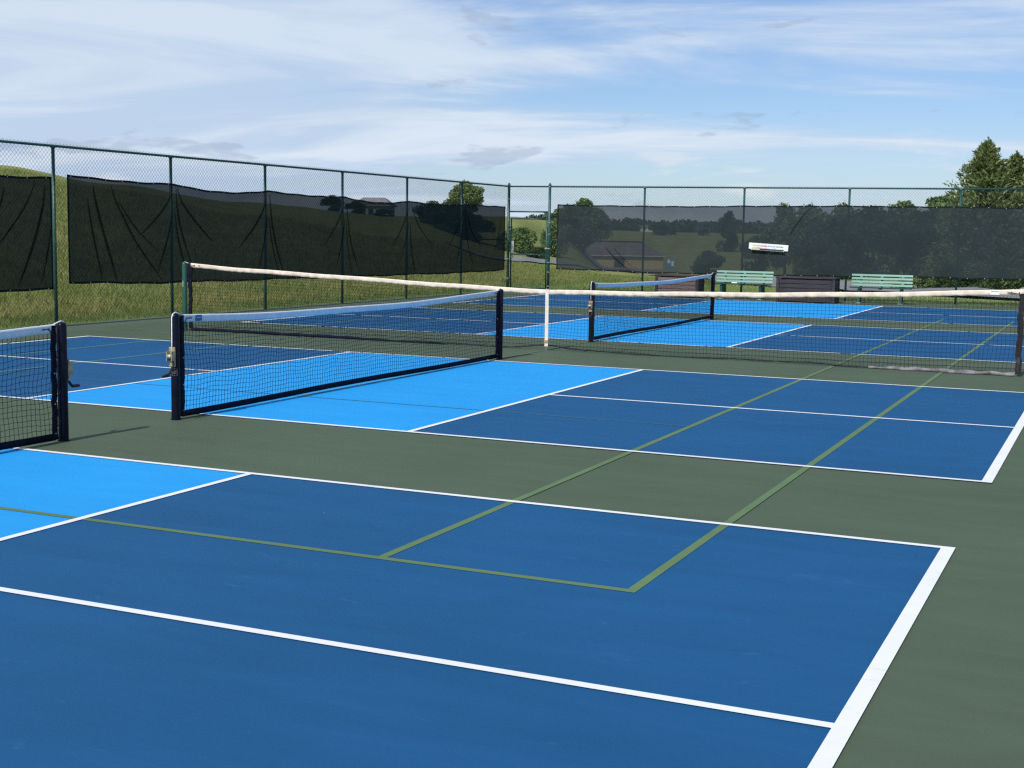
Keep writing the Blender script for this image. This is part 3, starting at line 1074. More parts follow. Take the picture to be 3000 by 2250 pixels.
# side fence along the left: local x runs towards the photographer
side = empty('chain_link_fence', (FX, BA.y, 0), R(-90))
tag(side, 'long green chain-link fence running along the left side of the courts', 'fence')
SP = 3.008
NS = 9
cm_side = chain_mesh(SP, 0.04, ZT + 0.045, 'chain_link')
for k in range(NS):
    tag(put('chain_link', cm_side, side, (k * SP, -0.0 + 0.034, 0)), kind='stuff')
for k in range(1, NS + 1):
    p = put('fence_post', line_post, side, (k * SP, 0, 0))
    MB().tube([(-0.034, 0, ZT - 0.012), (0.034, 0, ZT - 0.012)], 0.030, 10).build('rail_loop', MT['fence_green'], p)
MB().tube([(0.03, 0, ZT), (NS * SP, 0, ZT)], 0.0225, 10).build('top_rail', MT['fence_green'], side, True)
MB().tube([(0.03, 0, 1.45), (SP - 0.02, 0, 1.45)], 0.020, 10).build('brace_rail', MT['fence_green'], side, True)
cp = put('corner_post', end_post, side, (0, 0, 0))
for z in (0.35, 0.9, 1.45, 2.0, 2.25, 2.6, ZT):
    MB().tube([(0, 0, z - 0.012), (0, 0, z + 0.012)], 0.043, 14).build('post_band', MT['galv'], cp)

# end fence behind the benches: local x runs to the right from the corner
ang = math.atan(BSL)
cs = math.cos(ang)
end = empty('chain_link_fence', BA, ang)
tag(end, 'green chain-link fence across the far end, behind the benches', 'fence')
GATE_W = 1.22 / cs
gp = put('gate_post', end_post, end, (GATE_W, 0, 0))
for z in (0.15, 0.55, 0.82, 1.62, 1.95, 2.22, 2.55, ZT):
    MB().tube([(0, 0, z - 0.011), (0, 0, z + 0.011)], 0.043, 14).build('post_band', MT['galv'], gp)
BX = [(x + 8.65) / cs for x in (-4.69, -1.95, 0.80, 3.565, 6.33, 9.09)]
cm_end = chain_mesh(2.775, 0.04, ZT + 0.045, 'chain_link')
for i, x in enumerate(BX):
    p = put('fence_post', line_post, end, (x, 0, 0))
    MB().tube([(-0.034, 0, ZT - 0.012), (0.034, 0, ZT - 0.012)], 0.030, 10).build('rail_loop', MT['fence_green'], p)
    w = x - (BX[i - 1] if i else GATE_W)
    tag(put('chain_link', cm_end, end, (x - w, -0.034, 0), scale=(w / 2.775, 1, 1)), kind='stuff')
MB().tube([(0.03, 0, ZT), (BX[-1], 0, ZT)], 0.0225, 10).build('top_rail', MT['fence_green'], end, True)
MB().tube([(GATE_W, 0, 1.45), (BX[0], 0, 1.45)], 0.020, 10).build('brace_rail', MT['fence_green'], end, True)
MB().tube([(0.03, 0, 2.245), (GATE_W, 0, 2.245)], 0.0215, 10).build('transom_rail', MT['fence_green'], end, True)
tag(put('chain_link', chain_mesh(GATE_W - 0.08, 2.26, ZT + 0.045, 'chain_link'), end, (0.04, -0.03, 0)), kind='stuff')

# the gate leaf itself
gate = empty('fence_gate', BA, ang)
tag(gate, 'tall narrow green chain-link gate in the corner where the fences meet', 'gate')
gl, gr = 0.085, GATE_W - 0.075
for x, h in ((gl, 2.06), (gr, 2.13)):
    MB().tube([(x, 0, 0.06), (x, 0, h)], 0.0215, 12).build('stile', MT['fence_green'], gate, True)
for z in (0.075, 1.035, 2.045):
    MB().tube([(gl, 0, z), (gr, 0, z)], 0.0205, 10).build('gate_rail', MT['fence_green'], gate, True)
tag(put('chain_link', chain_mesh(gr - gl - 0.03, 0.09, 2.10, 'chain_link'), gate, (gl + 0.015, -0.024, 0)), kind='stuff')
MB().box((gr - 0.03, -0.05, 1.20), (GATE_W + 0.05, -0.026, 1.225)).box((gr - 0.035, -0.045, 1.19), (gr + 0.035, 0.03, 1.24), 0.004).build('latch', MT['galv'], gate)
for z in (0.30, 1.78):
    MB().box((-0.02, -0.05, z), (gl + 0.03, 0.05, z + 0.04), 0.006).build('hinge', MT['fence_green'], gate)
gs = MB().box((0.0, -0.004, 0.0), (0.07, 0.004, 0.34)).build('gate_sign', MT['plastic_white'], None, loc=(BA.x + 0.105 * cs, BA.y + 0.105 * BSL - 0.035, 1.07), rot=(0, 0, ang))
tag(gs, 'narrow white notice plate hanging on the corner gate', 'sign')
MB().box((0.012, -0.0055, 0.10), (0.026, -0.0042, 0.25)).box((0.034, -0.0055, 0.13), (0.045, -0.0042, 0.24)).build('sign_print', MT['word_tan'], gs)
cap_s = MB().tube([(0, -0.012, 0), (0, 0.012, 0)], 0.04, 12).build('padlock', MT['galv'], None, loc=(BA.x + 0.14 * cs, BA.y + 0.14 * BSL - 0.035, 0.965))
MB().tube([(-0.02, 0, 0.03), (-0.02, 0, 0.06), (0, 0, 0.075), (0.02, 0, 0.06), (0.02, 0, 0.03)], 0.005, 6).build('shackle', MT['galv'], cap_s)
tag(cap_s, 'small round pale lock hanging below the gate rail under the white plate', 'lock')


# ------------------------------------------------------------------ privacy screens
def windscreen(name, parent_frame, s0, s1, posts, ztop, zbot, mat, label, folds, seed, sag, grom=True, hem=0.022, off=0.05, flip=1):
    """hung on a fence; s runs along the fence, y off the fence plane"""
    root = empty(name, parent_frame[0], parent_frame[1])
    tag(root, label, 'screen', 'dark mesh screens hung on the fences')
    rg = np.random.default_rng(seed)
    ph = rg.uniform(0, 6.28, 10)

    def te(s):
        z = float(np.interp(s, *ztop))
        best = [p for p in posts if p <= s + 1e-6]
        nxt = [p for p in posts if p > s]
        if best and nxt:
            q = (s - best[-1]) / (nxt[0] - best[-1])
            z -= sag * 4 * q * (1 - q) * (0.8 + 0.4 * math.sin(best[-1] * 3 + seed))
        return z + 0.006 * math.sin(s * 7 + ph[0])

    def be(s):
        return float(np.interp(s, *zbot)) + 0.010 * math.sin(s * 2.2 + ph[1]) + 0.006 * math.sin(s * 6.1 + ph[2])

    def yo(s, t):
        return flip * (off + 0.014 * math.sin(s * 2.4 + ph[3] + t * 1.5) * math.sin(math.pi * t) + 0.008 * math.sin(s * 6 + t * 4 + ph[4]) * math.sin(math.pi * t))
    n = max(8, int((s1 - s0) / 0.12))
    nt = 14
    m = MB()
    for i in range(n + 1):
        s = s0 + (s1 - s0) * i / n
        a, b = te(s), be(s)
        for k in range(nt + 1):
            t = k / nt
            m.V.append((s, yo(s, t), b + (a - b) * t))
    for i in range(n):
        for k in range(nt):
            q = i * (nt + 1) + k
            m.F.append((q, q + nt + 1, q + nt + 2, q + 1))
    m.build('mesh_fabric', MT[mat], root, True)

    def ribbon(pts, w, name_, thick=0.004):
        """flat strip with thickness along pts (s, y, z) in the screen plane"""
        r_ = MB()
        for i, (s, y, z) in enumerate(pts):
            a, b = pts[max(i - 1, 0)], pts[min(i + 1, len(pts) - 1)]
            dx, dz = b[0] - a[0], b[2] - a[2]
            l = math.hypot(dx, dz) or 1
            nx_, nz_ = -dz / l, dx / l
            ww = w[i] if isinstance(w, list) else w
            r_.V += [(s - nx_ * ww, y - thick, z - nz_ * ww), (s + nx_ * ww, y - thick, z + nz_ * ww), (s + nx_ * ww, y + thick, z + nz_ * ww), (s - nx_ * ww, y + thick, z - nz_ * ww)]
        for i in range(len(pts) - 1):
            for k in range(4):
                k2 = (k + 1) % 4
                r_.F.append((i * 4 + k, i * 4 + k2, i * 4 + 4 + k2, i * 4 + 4 + k))
        r_.F += [(3, 2, 1, 0), tuple(len(r_.V) - 4 + k for k in range(4))]
        return r_.build(name_, MT[name_], root)
    ss = np.linspace(s0, s1, n + 1)
    ribbon([(s, flip * off, te(s) - hem * .5) for s in ss], hem * .8, 'hem')
    ribbon([(s, flip * off, be(s) + hem * .5) for s in ss], hem * .8, 'hem')
    ribbon([(s0 + hem * .5, flip * off, z) for z in np.linspace(be(s0), te(s0), 8)], hem * .8, 'hem')
    ribbon([(s1 - hem * .5, flip * off, z) for z in np.linspace(be(s1), te(s1), 8)], hem * .8, 'hem')
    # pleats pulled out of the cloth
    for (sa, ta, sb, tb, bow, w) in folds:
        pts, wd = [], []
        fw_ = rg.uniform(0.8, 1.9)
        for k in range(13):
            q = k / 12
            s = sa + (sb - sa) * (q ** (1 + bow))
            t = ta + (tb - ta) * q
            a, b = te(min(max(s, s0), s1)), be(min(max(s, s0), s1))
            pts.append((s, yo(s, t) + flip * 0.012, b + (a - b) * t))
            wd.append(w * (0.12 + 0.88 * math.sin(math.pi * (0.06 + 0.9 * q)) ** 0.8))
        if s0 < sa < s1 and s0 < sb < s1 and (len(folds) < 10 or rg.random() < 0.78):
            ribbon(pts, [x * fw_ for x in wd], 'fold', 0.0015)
    if grom:
        gm = MB().tube([(0, -0.006, 0), (0, 0.006, 0)], 0.011, 8).mesh('grommet', MT['galv'])
        for s in np.arange(s0 + 0.12, s1, 0.42):
            if -0.3 < s < 30:
                put('grommet', gm, root, (s, flip * (off + 0.006), te(s) - 0.012))
                put('grommet', gm, root, (s, flip * (off + 0.006), be(s) + 0.012))
    return root


def yk(y):
    return BA.y - y                                # side-fence coordinate of a court y


sposts = [k * SP for k in range(1, NS + 1)]
sf = []
for k in range(1, 7):
    c = k * SP
    j = lambda a: random.uniform(-a, a)
    # towards the camera side (s grows) and away from it (s shrinks)
    sf += [(c - 0.06, 0.96, c - 0.62 + j(.1), 0.10 + j(.05), 0.9, 0.016), (c - 0.10, 0.97, c - 1.15 + j(.12), 0.42 + j(.08), 0.55, 0.014),
           (c - 0.04, 0.70, c - 0.38 + j(.08), 0.04, 0.7, 0.012),
           (c + 0.08, 0.90, c + 0.95 + j(.15), 0.45 + j(.08), 0.35, 0.014), (c + 0.05, 0.72, c + 0.45 + j(.1), 0.15 + j(.05), 0.4, 0.012)]
sf += [(0.55, 0.95, 0.95, 0.05, 0.4, 0.018), (0.75, 0.92, 1.35, 0.06, 0.35, 0.014), (0.65, 0.85, 1.1, 0.3, 0.35, 0.012), (1.1, 0.6, 1.7, 0.08, 0.3, 0.01),
       (17.2, 0.92, 16.62, 0.03, 0.25, 0.017), (16.75, 0.95, 15.4, 0.03, 0.35, 0.017), (16.55, 0.80, 15.5, 0.32, 0.3, 0.014), (17.35, 0.8, 17.0, 0.03, 0.2, 0.012)]
windscreen('windscreen', (Vector((FX, BA.y, 0)), R(-90)), yk(17.17), yk(-0.245), sposts,
           ([yk(17.17), yk(14.5), yk(11.51), yk(8.5), yk(5.53), yk(2.55), yk(0.4), yk(-0.245)], [2.375, 2.365, 2.385, 2.395, 2.43, 2.455, 2.50, 2.51]),
           ([yk(17.17), yk(14.5), yk(8.5), yk(2.5), yk(-0.245)], [0.585, 0.56, 0.595, 0.63, 0.69]),
           'screen_side', 'long black mesh screen hanging in folds on the left fence', sf, 3, 0.075, True, off=0.062, flip=1)
windscreen('windscreen', (Vector((FX, BA.y, 0)), R(-90)), yk(-0.62), yk(-9.2), sposts,
           ([yk(-0.62), yk(-3.5), yk(-9.2)], [2.442, 2.42, 2.44]), ([yk(-0.62), yk(-3.5), yk(-9.2)], [0.60, 0.61, 0.62]),
           'screen_side', 'black mesh screen on the left fence, cut off by the left picture edge',
           [(18.32, 0.92, 18.95, 0.05, 0.45, 0.018), (18.55, 0.97, 19.55, 0.30, 0.4, 0.015), (18.22, 0.55, 18.45, 0.06, 0.4, 0.012), (19.2, 0.9, 20.1, 0.1, 0.4, 0.015)], 5, 0.02, True, off=0.062, flip=1)
eposts = [GATE_W] + BX


def ex(x):
    return (x + 8.65) / cs


windscreen('windscreen', (BA, ang), ex(-7.17), ex(8.95), eposts,
           ([ex(-7.2), ex(-4.7), ex(.8), ex(9)], [2.462, 2.44, 2.50, 2.505]),
           ([ex(-7.2), ex(-4.7), ex(-2), ex(.8), ex(3.6), ex(9)], [0.648, 0.605, 0.60, 0.648, 0.68, 0.69]),
           'screen_back', 'charcoal see-through mesh screen stretched tight on the far end fence',
           [(ex(-5.75), 0.36, ex(-5.05), 0.03, 0.2, 0.011), (ex(-5.5), 0.36, ex(-5.0), 0.10, 0.2, 0.009), (ex(-0.15), 0.98, ex(-0.75), 0.55, -0.2, 0.014)], 9, 0.012, True, off=0.062, flip=-1)

# ------------------------------------------------------------------ paddle holder on the screen
ph_ = empty('paddle_holder', (-1.235, by(-1.235) - 0.095, 1.38), ang)
ph_.rotation_euler = (0, R(3.0), ang)
tag(ph_, 'white board with rows of tan, red, blue and green lettering on the dark screen', 'sign')
MB().box((-0.525, 0.0, -0.08), (0.525, 0.012, 0.085), 0.003).build('backboard', MT['plastic_white'], ph_)
MB().box((-0.455, -0.055, -0.098), (0.43, -0.003, -0.086)).build('ledge', MT['plastic_white'], ph_)
xs = [-0.43, -0.22, -0.03, 0.20, 0.41]
for k, nm in enumerate(('tan', 'red', 'blue', 'green')):
    w = MB()
    x = xs[k] + 0.004
    rr = random.Random(k)
    while x < xs[k + 1] - 0.014:                   # illegible small capitals
        hh = rr.choice((0.030, 0.034, 0.040))
        w.box((x, -0.0022, 0.0), (x + 0.0085, -0.0005, hh))
        if rr.random() < .6:
            w.box((x + 0.0061, -0.0022, 0.005 + rr.choice((0, 0.013, 0.026))), (x + 0.0125, -0.0005, 0.012 + rr.choice((0.007, 0.018, 0.03))))
        x += rr.choice((0.0135, 0.0155, 0.018))
    w.build('lettering', MT['word_' + nm], ph_)
    for z, rad in ((-0.026, 0.008), (-0.045, 0.008)):
        MB().tube([(xs[k], -0.03, z), (xs[k + 1], -0.03, z)], rad, 8).build('rail_tube', MT[('tube_cream', 'strap', 'vinyl_white', 'vinyl_white')[k]], ph_, True)
    MB().box((xs[k], -0.060, -0.090), (xs[k + 1] - 0.001, -0.053, -0.052)).build('front_strip', MT[('tube_cream', 'tube_red', 'tube_navy', 'tube_green')[k]], ph_)


# ------------------------------------------------------------------ benches
def bench(loc, rz, label):
    root = empty('park_bench', loc, rz)
    tag(root, label, 'bench', 'green slatted benches by the far fence')
    W = 0.765
    tilt = R(12)
    sl = MB().box((-W, -0.011, -0.027), (W, 0.011, 0.027), 0.004).mesh('back_slat', MT['slat'])
    for k in range(4):
        z = 0.460 + k * 0.084
        put('back_slat', sl, root, (random.uniform(-.004, .004), 0.205 + (z - 0.45) * math.tan(tilt), z), (-tilt, 0, 0))
    ss = MB().box((-W, -0.036, -0.013), (W, 0.036, 0.013), 0.004).mesh('seat_slat', MT['bench_dark'])
    for k in range(4):
        put('seat_slat', ss, root, (random.uniform(-.004, .004), -0.235 + k * 0.093, 0.415 - 0.006 * k), (R(-2), 0, 0))
    for x in (-0.52, 0.0, 0.52):
        m = MB()
        y0, y1 = 0.185, 0.185 + 0.40 * math.tan(tilt)
        m.prism([(0.222, 0.40), (0.255, 0.40), (0.252 + 0.33 * math.tan(tilt), 0.742), (0.222 + 0.33 * math.tan(tilt), 0.742)], 0, x - 0.028, x + 0.028)
        m.build('back_support', MT['bench_dark'], root)
        MB().box((x - 0.024, -0.27, 0.362), (x + 0.024, 0.245, 0.394), 0.004).build('seat_support', MT['bench_dark'], root)
        # slat brackets showing in the gaps
        for z in (0.502, 0.670):
            MB().box((x - 0.034, 0.186 + (z - 0.45) * math.tan(tilt), z - 0.012), (x + 0.034, 0.196 + (z - 0.45) * math.tan(tilt), z + 0.016), 0.002).build('slat_bracket', MT['slat'], root)
    for x in (-0.52, 0.52):
        MB().prism([(-0.24, 0.0), (-0.165, 0.0), (-0.10, 0.28), (-0.02, 0.362), (-0.25, 0.362), (-0.215, 0.2)], 0, x - 0.030, x + 0.030).build('leg', MT['bench_dark'], root)
        MB().prism([(0.13, 0.0), (0.225, 0.0), (0.245, 0.362), (0.03, 0.362), (0.12, 0.26)], 0, x - 0.030, x + 0.030).build('leg', MT['bench_dark'], root)
        MB().box((x - 0.06, -0.27, 0.001), (x + 0.06, 0.25, 0.022), 0.004).build('foot', MT['slat'], root)
    return root


b1 = bench((-1.70, 17.30, 0), R(1.5), 'green slatted bench left of the dark brown box, white tag on its seat')
b2 = bench((1.83, 17.60, 0), R(3), 'green slatted bench to the right of the dark brown box')
tagm = MB().box((-0.07, -0.01, 0.0), (0.07, 0.045, 0.004)).build('white_card', MT['plastic_white'], None, loc=(-1.86, 17.045, 0.424), rot=(R(30), 0, 0.1))
tag(tagm, 'small white card lying on the front edge of the bench seat', 'card')
MB().box((-0.05, 0.0, 0.0041), (0.05, 0.004, 0.0046)).build('card_print', MT['word_blue'], tagm)


# ------------------------------------------------------------------ storage boxes
def deck_box(loc, rz, W, D, H, body, trim, label):
    root = empty('storage_box', loc, rz)
    tag(root, label, 'storage box', 'plank storage boxes by the far fence')
    x0, x1, y0, y1 = -W / 2, W / 2, -D / 2, D / 2
    zt = H - 0.055
    for (x, y) in ((x0, y0), (x1 - 0.075, y0), (x0, y1 - 0.075), (x1 - 0.075, y1 - 0.075)):
        MB().box((x, y, 0.0), (x + 0.075, y + 0.075, zt), 0.006).build('corner_post', MT[trim], root)
    nb = 5
    hb = (zt - 0.03) / nb
    pf = MB().box((x0 + 0.08, -0.010, 0), (x1 - 0.08, 0.010, hb - 0.010), 0.004).mesh('plank', MT[body])
    ps = MB().box((-0.010, y0 + 0.08, 0), (0.010, y1 - 0.08, hb - 0.010), 0.004).mesh('plank', MT[trim])
    for k in range(nb):
        z = 0.025 + k * hb
        put('plank', pf, root, (random.uniform(-.002, .002), y0 + 0.024 + random.uniform(-.002, .002), z))
        put('plank', pf, root, (0, y1 - 0.024, z))
        for x in (x0 + 0.024, x1 - 0.024):
            put('plank', ps, root, (x, 0, z))
    MB().box((x0 + 0.04, y0 + 0.04, 0.02), (x1 - 0.04, y1 - 0.04, zt - 0.01)).build('liner', MT['black'], root)
    MB().box((x0 - 0.018, y0 - 0.022, zt + 0.006), (x1 + 0.018, y1 + 0.01, H), 0.012).build('lid', MT[trim], root)
    return root


deck_box((0.10, 16.98, 0), R(0.5), 1.50, 0.66, 0.655, 'box_brown', 'box_brown', 'dark brown plank storage box between the two green benches')
deck_box((-3.42, 17.28, 0), R(2), 1.20, 0.62, 0.600, 'box_faded', 'box_brown', 'faded brown plank storage box behind the farthest pickleball net')  # side planks in the dark trim tone: their shade is put into the colour


# ------------------------------------------------------------------ vegetation
def leaf_cards(C, size, rg, up_bias=0.3, aspect=0.55):
    n = len(C)
    d = rg.normal(size=(n, 3))
    d /= np.linalg.norm(d, axis=1)[:, None]
    e = rg.normal(size=(n, 3))
    e[:, 2] += up_bias
    e -= d * (e * d).sum(1)[:, None]
    e /= np.linalg.norm(e, axis=1)[:, None] + 1e-9
    s = size * rg.uniform(0.6, 1.35, n)[:, None]
    V = np.stack([C - d * s, C + e * s * aspect, C + d * s, C - e * s * aspect], 1).reshape(-1, 3)
    F = np.arange(n * 4).reshape(-1, 4)
    return V, F


def crown_mesh(name, mat, seed, height_=6.0, width=5.0, n=7000, lobes=26, size=0.17, base=0.22, shape='round'):
    rg = np.random.default_rng(seed)
    cs_ = []
    for i in range(lobes):
        t = rg.uniform(0, 1)
        if shape == 'round':
            prof = math.sqrt(max(0.05, 1 - (2 * t - 0.85) ** 2))
        elif shape == 'cone':
            prof = (1 - t) ** 0.8 + 0.08
        else:                                      # 'tall'
            prof = 0.55 + 0.45 * math.sin(math.pi * (0.15 + 0.8 * t))
        a = rg.uniform(0, 6.28)
        rr = width / 2 * prof * math.sqrt(rg.uniform(0.1, 1)) * 0.78
        cs_.append((rr * math.cos(a), rr * math.sin(a), height_ * (base + (0.93 - base) * t), width * rg.uniform(0.13, 0.24) * (0.6 + 0.4 * prof)))
    cs_ = np.array(cs_)
    w = cs_[:, 3] ** 2
    idx = rg.choice(lobes, n, p=w / w.sum())
    d = rg.normal(size=(n, 3))
    d /= np.linalg.norm(d, axis=1)[:, None]
    rad = cs_[idx, 3] * rg.uniform(0.45, 1.08, n) ** 0.6
    C = cs_[idx, :3] + d * rad[:, None] * np.array([1.1, 1.1, 0.8])
    C = C + rg.normal(0, size * 0.5, C.shape)
    V, F = leaf_cards(C, size, rg)
    return fast_mesh(name, V, F, mat), cs_


def limb_mesh(cs_, height_, seed, r=0.16, base=0.22):
    rg = np.random.default_rng(seed)
    m = MB()
    top_ = height_ * 0.7
    sp = [(0.08 * math.sin(k * 1.3 + seed), 0.08 * math.cos(k * 1.7 + seed) - 0.08, z) for k, z in enumerate(np.linspace(-0.2, top_, 7))]
    m.tube(sp, [r * (1.25 - 0.95 * k / 6) for k in range(7)], 8)
    for c in cs_[:: max(1, len(cs_) // 9)]:
        z0 = rg.uniform(base * 0.8, 0.5) * height_
        z0 = min(z0, c[2] * 0.9)
        k = np.interp(z0, np.linspace(-0.2, top_, 7), range(7))
        a = np.array([np.interp(z0, np.linspace(-0.2, top_, 7), [q[i] for q in sp]) for i in range(2)] + [z0])
        mid = a * 0.5 + c[:3] * 0.5 + np.array([0, 0, 0.12 * height_ * 0.3])
        m.tube([tuple(a), tuple(mid), tuple(c[:3])], [r * 0.45, r * 0.3, r * 0.12], 6)
    return m.mesh('trunk', MT['bark'], True)


def conifer_mesh(seed, H=7.0, Rb=1.9, n_br=520):
    """dense feathery cypress: upswept branches carrying sprays"""
    rg = np.random.default_rng(seed)
    C, Dr = [], []
    limbs = MB()
    limbs.tube([(0, 0, -0.2), (0.04, 0, H * 0.4), (0, 0.03, H * 0.75), (0.02, 0, H * 0.99)], [0.16, 0.11, 0.05, 0.01], 8)
    for i in range(n_br):
        t = (i + rg.uniform(0, 1)) / n_br
        t = t ** 0.92
        z = H * (0.02 + 0.96 * t)
        prof = Rb * min(1.0, (1 - t) ** 0.86 * 1.15 + 0.02)
        ln = prof * rg.uniform(0.52, 1.30)
        a = i * 2.39996 + rg.uniform(-.3, .3)
        upw = 0.35 + 0.75 * t + rg.uniform(-0.1, 0.15)
        tip = np.array([math.cos(a) * ln, math.sin(a) * ln, z + ln * upw * 0.55])
        st = np.array([0, 0, z - 0.05])
        if i % 6 == 0:
            limbs.tube([tuple(st), tuple(st * .5 + tip * .5), tuple(tip * .85 + st * .15)], [0.03, 0.018, 0.006], 5)
        m = int(16 + 26 * ln / Rb)
        q = rg.uniform(0.25, 1.0, m) ** 0.6
        P = st[None] + (tip - st)[None] * q[:, None]
        P[:, 2] += 0.16 * ln * (q ** 2)
        spread = 0.20 * ln * (1.12 - q) + 0.045
        P += rg.normal(size=(m, 3)) * spread[:, None]
        dd = (tip - st) / (np.linalg.norm(tip - st) + 1e-9)
        D = np.tile(dd, (m, 1)) * 0.9 + rg.normal(size=(m, 3)) * 0.55 + np.array([0, 0, 0.45])
        C.append(P)
        Dr.append(D)
    # leader
    m = 40
    P = np.stack([rg.normal(0, .03, m), rg.normal(0, .03, m), H * rg.uniform(.9, 1.02, m)], 1)
    C.append(P)
    Dr.append(np.tile([0, 0, 1.0], (m, 1)) + rg.normal(size=(m, 3)) * .4)
    C = np.vstack(C)
    Dr = np.vstack(Dr)
    Dr /= np.linalg.norm(Dr, axis=1)[:, None]
    e = np.cross(Dr, rg.normal(size=Dr.shape))
    e /= np.linalg.norm(e, axis=1)[:, None] + 1e-9
    s = (0.105 * rg.uniform(0.6, 1.5, len(C)))[:, None]
    V = np.stack([C - Dr * s * .6, C + e * s * .34, C + Dr * s * 1.2, C - e * s * .34], 1).reshape(-1, 3)
    return fast_mesh('crown', V, np.arange(len(V)).reshape(-1, 4), MT['leaf_conifer']), limbs.mesh('trunk', MT['bark'], True)


KINDS = {}
for key, mat, seed, kw in (
        ('round_mid', 'leaf_mid', 21, dict(height_=6, width=5.4, n=9000, lobes=30)),
        ('round_light', 'leaf_light', 22, dict(height_=6, width=4.6, n=9000, lobes=26)),
        ('round_dark', 'leaf_dark', 23, dict(height_=6, width=6.0, n=9000, lobes=30, base=0.08)),
        ('tall_mid', 'leaf_mid', 24, dict(height_=6, width=3.6, n=8000, lobes=24, shape='tall', base=0.12)),
        ('tall_dark', 'leaf_dark', 25, dict(height_=6, width=4.0, n=8000, lobes=26, shape='tall', base=0.05)),
        ('bush_mid', 'leaf_mid', 26, dict(height_=2, width=2.7, n=6000, lobes=20, size=0.085, base=0.05)),
        ('bush_light', 'leaf_light', 27, dict(height_=2, width=2.8, n=5000, lobes=18, size=0.085, base=0.05)),
        ('bush_dark', 'leaf_dark', 28, dict(height_=2, width=2.8, n=6000, lobes=20, size=0.085, base=0.03))):
    me, cs_ = crown_mesh('crown' if 'bush' not in key else 'foliage', MT[mat], seed, **kw)
    H = kw['height_']
    KINDS[key] = (me, limb_mesh(cs_, H, seed, 0.17 if H > 3 else 0.05, kw.get('base', .22)), H, kw['width'])
cmA = conifer_mesh(31)
cmB = conifer_mesh(32, Rb=1.7)


def plant(kind, u, dist, htop, width, label, cat='tree', group=None, rz=None, sink=0.0):
    x, y = spot(u, dist)
    z = h1(x, y) - 0.05 - sink
    if kind in ('conA', 'conB'):
        me, tr = cmA if kind == 'conA' else cmB
        H, W0 = 7.0, 3.8 if kind == 'conA' else 3.4
    else:
        me, tr, H, W0 = KINDS[kind]
    name = {'tree': 'broadleaf_tree', 'bush': 'bush', 'conifer': 'conifer_tree', 'hedge': 'hedge_bush'}[cat]
    root = empty(name, (x, y, z), rz if rz is not None else random.uniform(0, 6.28))
    sc = (width / W0, width / W0, htop / H)
    put('crown' if cat in ('tree', 'conifer') else 'foliage', me, root, scale=sc)
    put('trunk' if cat in ('tree', 'conifer') else 'stem', tr, root, scale=sc)
    tag(root, label, {'conifer': 'tree', 'hedge': 'hedge'}.get(cat, cat), group)
    return root


# the two cypresses and what grows round them on the right
plant('conA', 2880, 57, 5.75, 3.9, 'tallest feathery conifer rising above the far fence at right', 'conifer')
plant('conB', 2966, 58.5, 5.35, 3.7, 'second feathery conifer, just right of the tallest one', 'conifer')
plant('conB', 3060, 57, 5.5, 4.2, 'lower conifer cut off by the right picture edge, right of the other two', 'conifer')
plant('round_mid', 2845, 63, 3.3, 2.8, 'leafy green tree rounding out the left foot of the tallest conifer', 'tree')
plant('round_dark', 2940, 62, 4.0, 4.2, 'dark leafy tree standing behind the two conifers', 'tree')
plant('tall_mid', 2775, 100, 5.6, 3.6, 'tree whose top slopes up towards the conifers, behind the screen', 'tree')
plant('round_dark', 2700, 92, 4.3, 5.0, 'dark round tree behind the screen, left of the conifers', 'tree')
plant('round_mid', 2635, 104, 5.3, 4.6, 'tree just topping the screen above the right bench', 'tree')
plant('round_dark', 2560, 90, 4.6, 5.0, 'dark tree behind the screen above the right bench', 'tree')
plant('round_light', 2470, 112, 5.75, 3.4, 'pale green tree topping the screen beside the fourth fence post', 'tree')
plant('round_light', 2372, 118, 6.1, 4.9, 'broad pale green tree topping the screen above the white board', 'tree')
plant('tall_dark', 2440, 80, 3.9, 4.4, 'very dark tree behind the screen above the dark brown box', 'tree')
plant('round_mid', 2300, 125, 6.4, 4.0, 'tree behind the screen just above the white board', 'tree')
plant('round_dark', 2215, 190, 5.0, 4.6, 'dark tree behind the screen above the left bench', 'tree')
plant('round_dark', 2132, 300, 9.0, 5.4, 'lone dark tree standing on the far field, seen through the screen', 'tree')
plant('tall_mid', 2060, 420, 4.5, 4.5, 'small far tree left of the lone tree on the field', 'tree')
plant('round_dark', 2080, 150, 2.9, 3.8, 'dark bush on the slope below the lone far tree', 'bush', sink=.2)
plant('round_dark', 1930, 420, 4.2, 6.5, 'far dark tree beside the small white house', 'tree')
plant('tall_dark', 1970, 430, 4.6, 2.6, 'narrow far tree right of the small white house', 'tree')
plant('round_mid', 1710, 168, 6.6, 6.6, 'big spreading tree topping the far screen near its left end', 'tree')
plant('tall_mid', 1660, 158, 4.6, 3.2, 'slim tree at the left edge of the far screen', 'tree')
plant('bush_mid', 1628, 118, 3.2, 2.4, 'leafy bush just right of the gate post', 'bush')
plant('bush_mid', 1535, 106, 2.1, 2.7, 'round green bush seen through the gate', 'bush')
plant('bush_mid', 1500, 107, 1.7, 2.2, 'lower green bush behind the gate hinge post', 'bush')
plant('bush_dark', 1580, 104, 0.9, 2.0, 'low dark bush to the right of the round gate bush', 'bush')
plant('bush_dark', 1593, 134, 0.9, 0.9, 'small dark shrub on the field behind the gate latch', 'bush')
plant('round_light', 1366, 190, 5.2, 4.9, 'lone leafy tree rising above the left fence near the corner', 'tree')
plant('round_dark', 1320, 108, 2.7, 3.8, 'wide dark bush behind the left screen below the lone tree', 'bush')
plant('round_dark', 1395, 110, 2.2, 3.0, 'dark bush behind the left screen next to the corner', 'bush')
plant('round_dark', 1265, 112, 2.0, 2.8, 'dark bush behind the left screen, leftmost of three', 'bush')
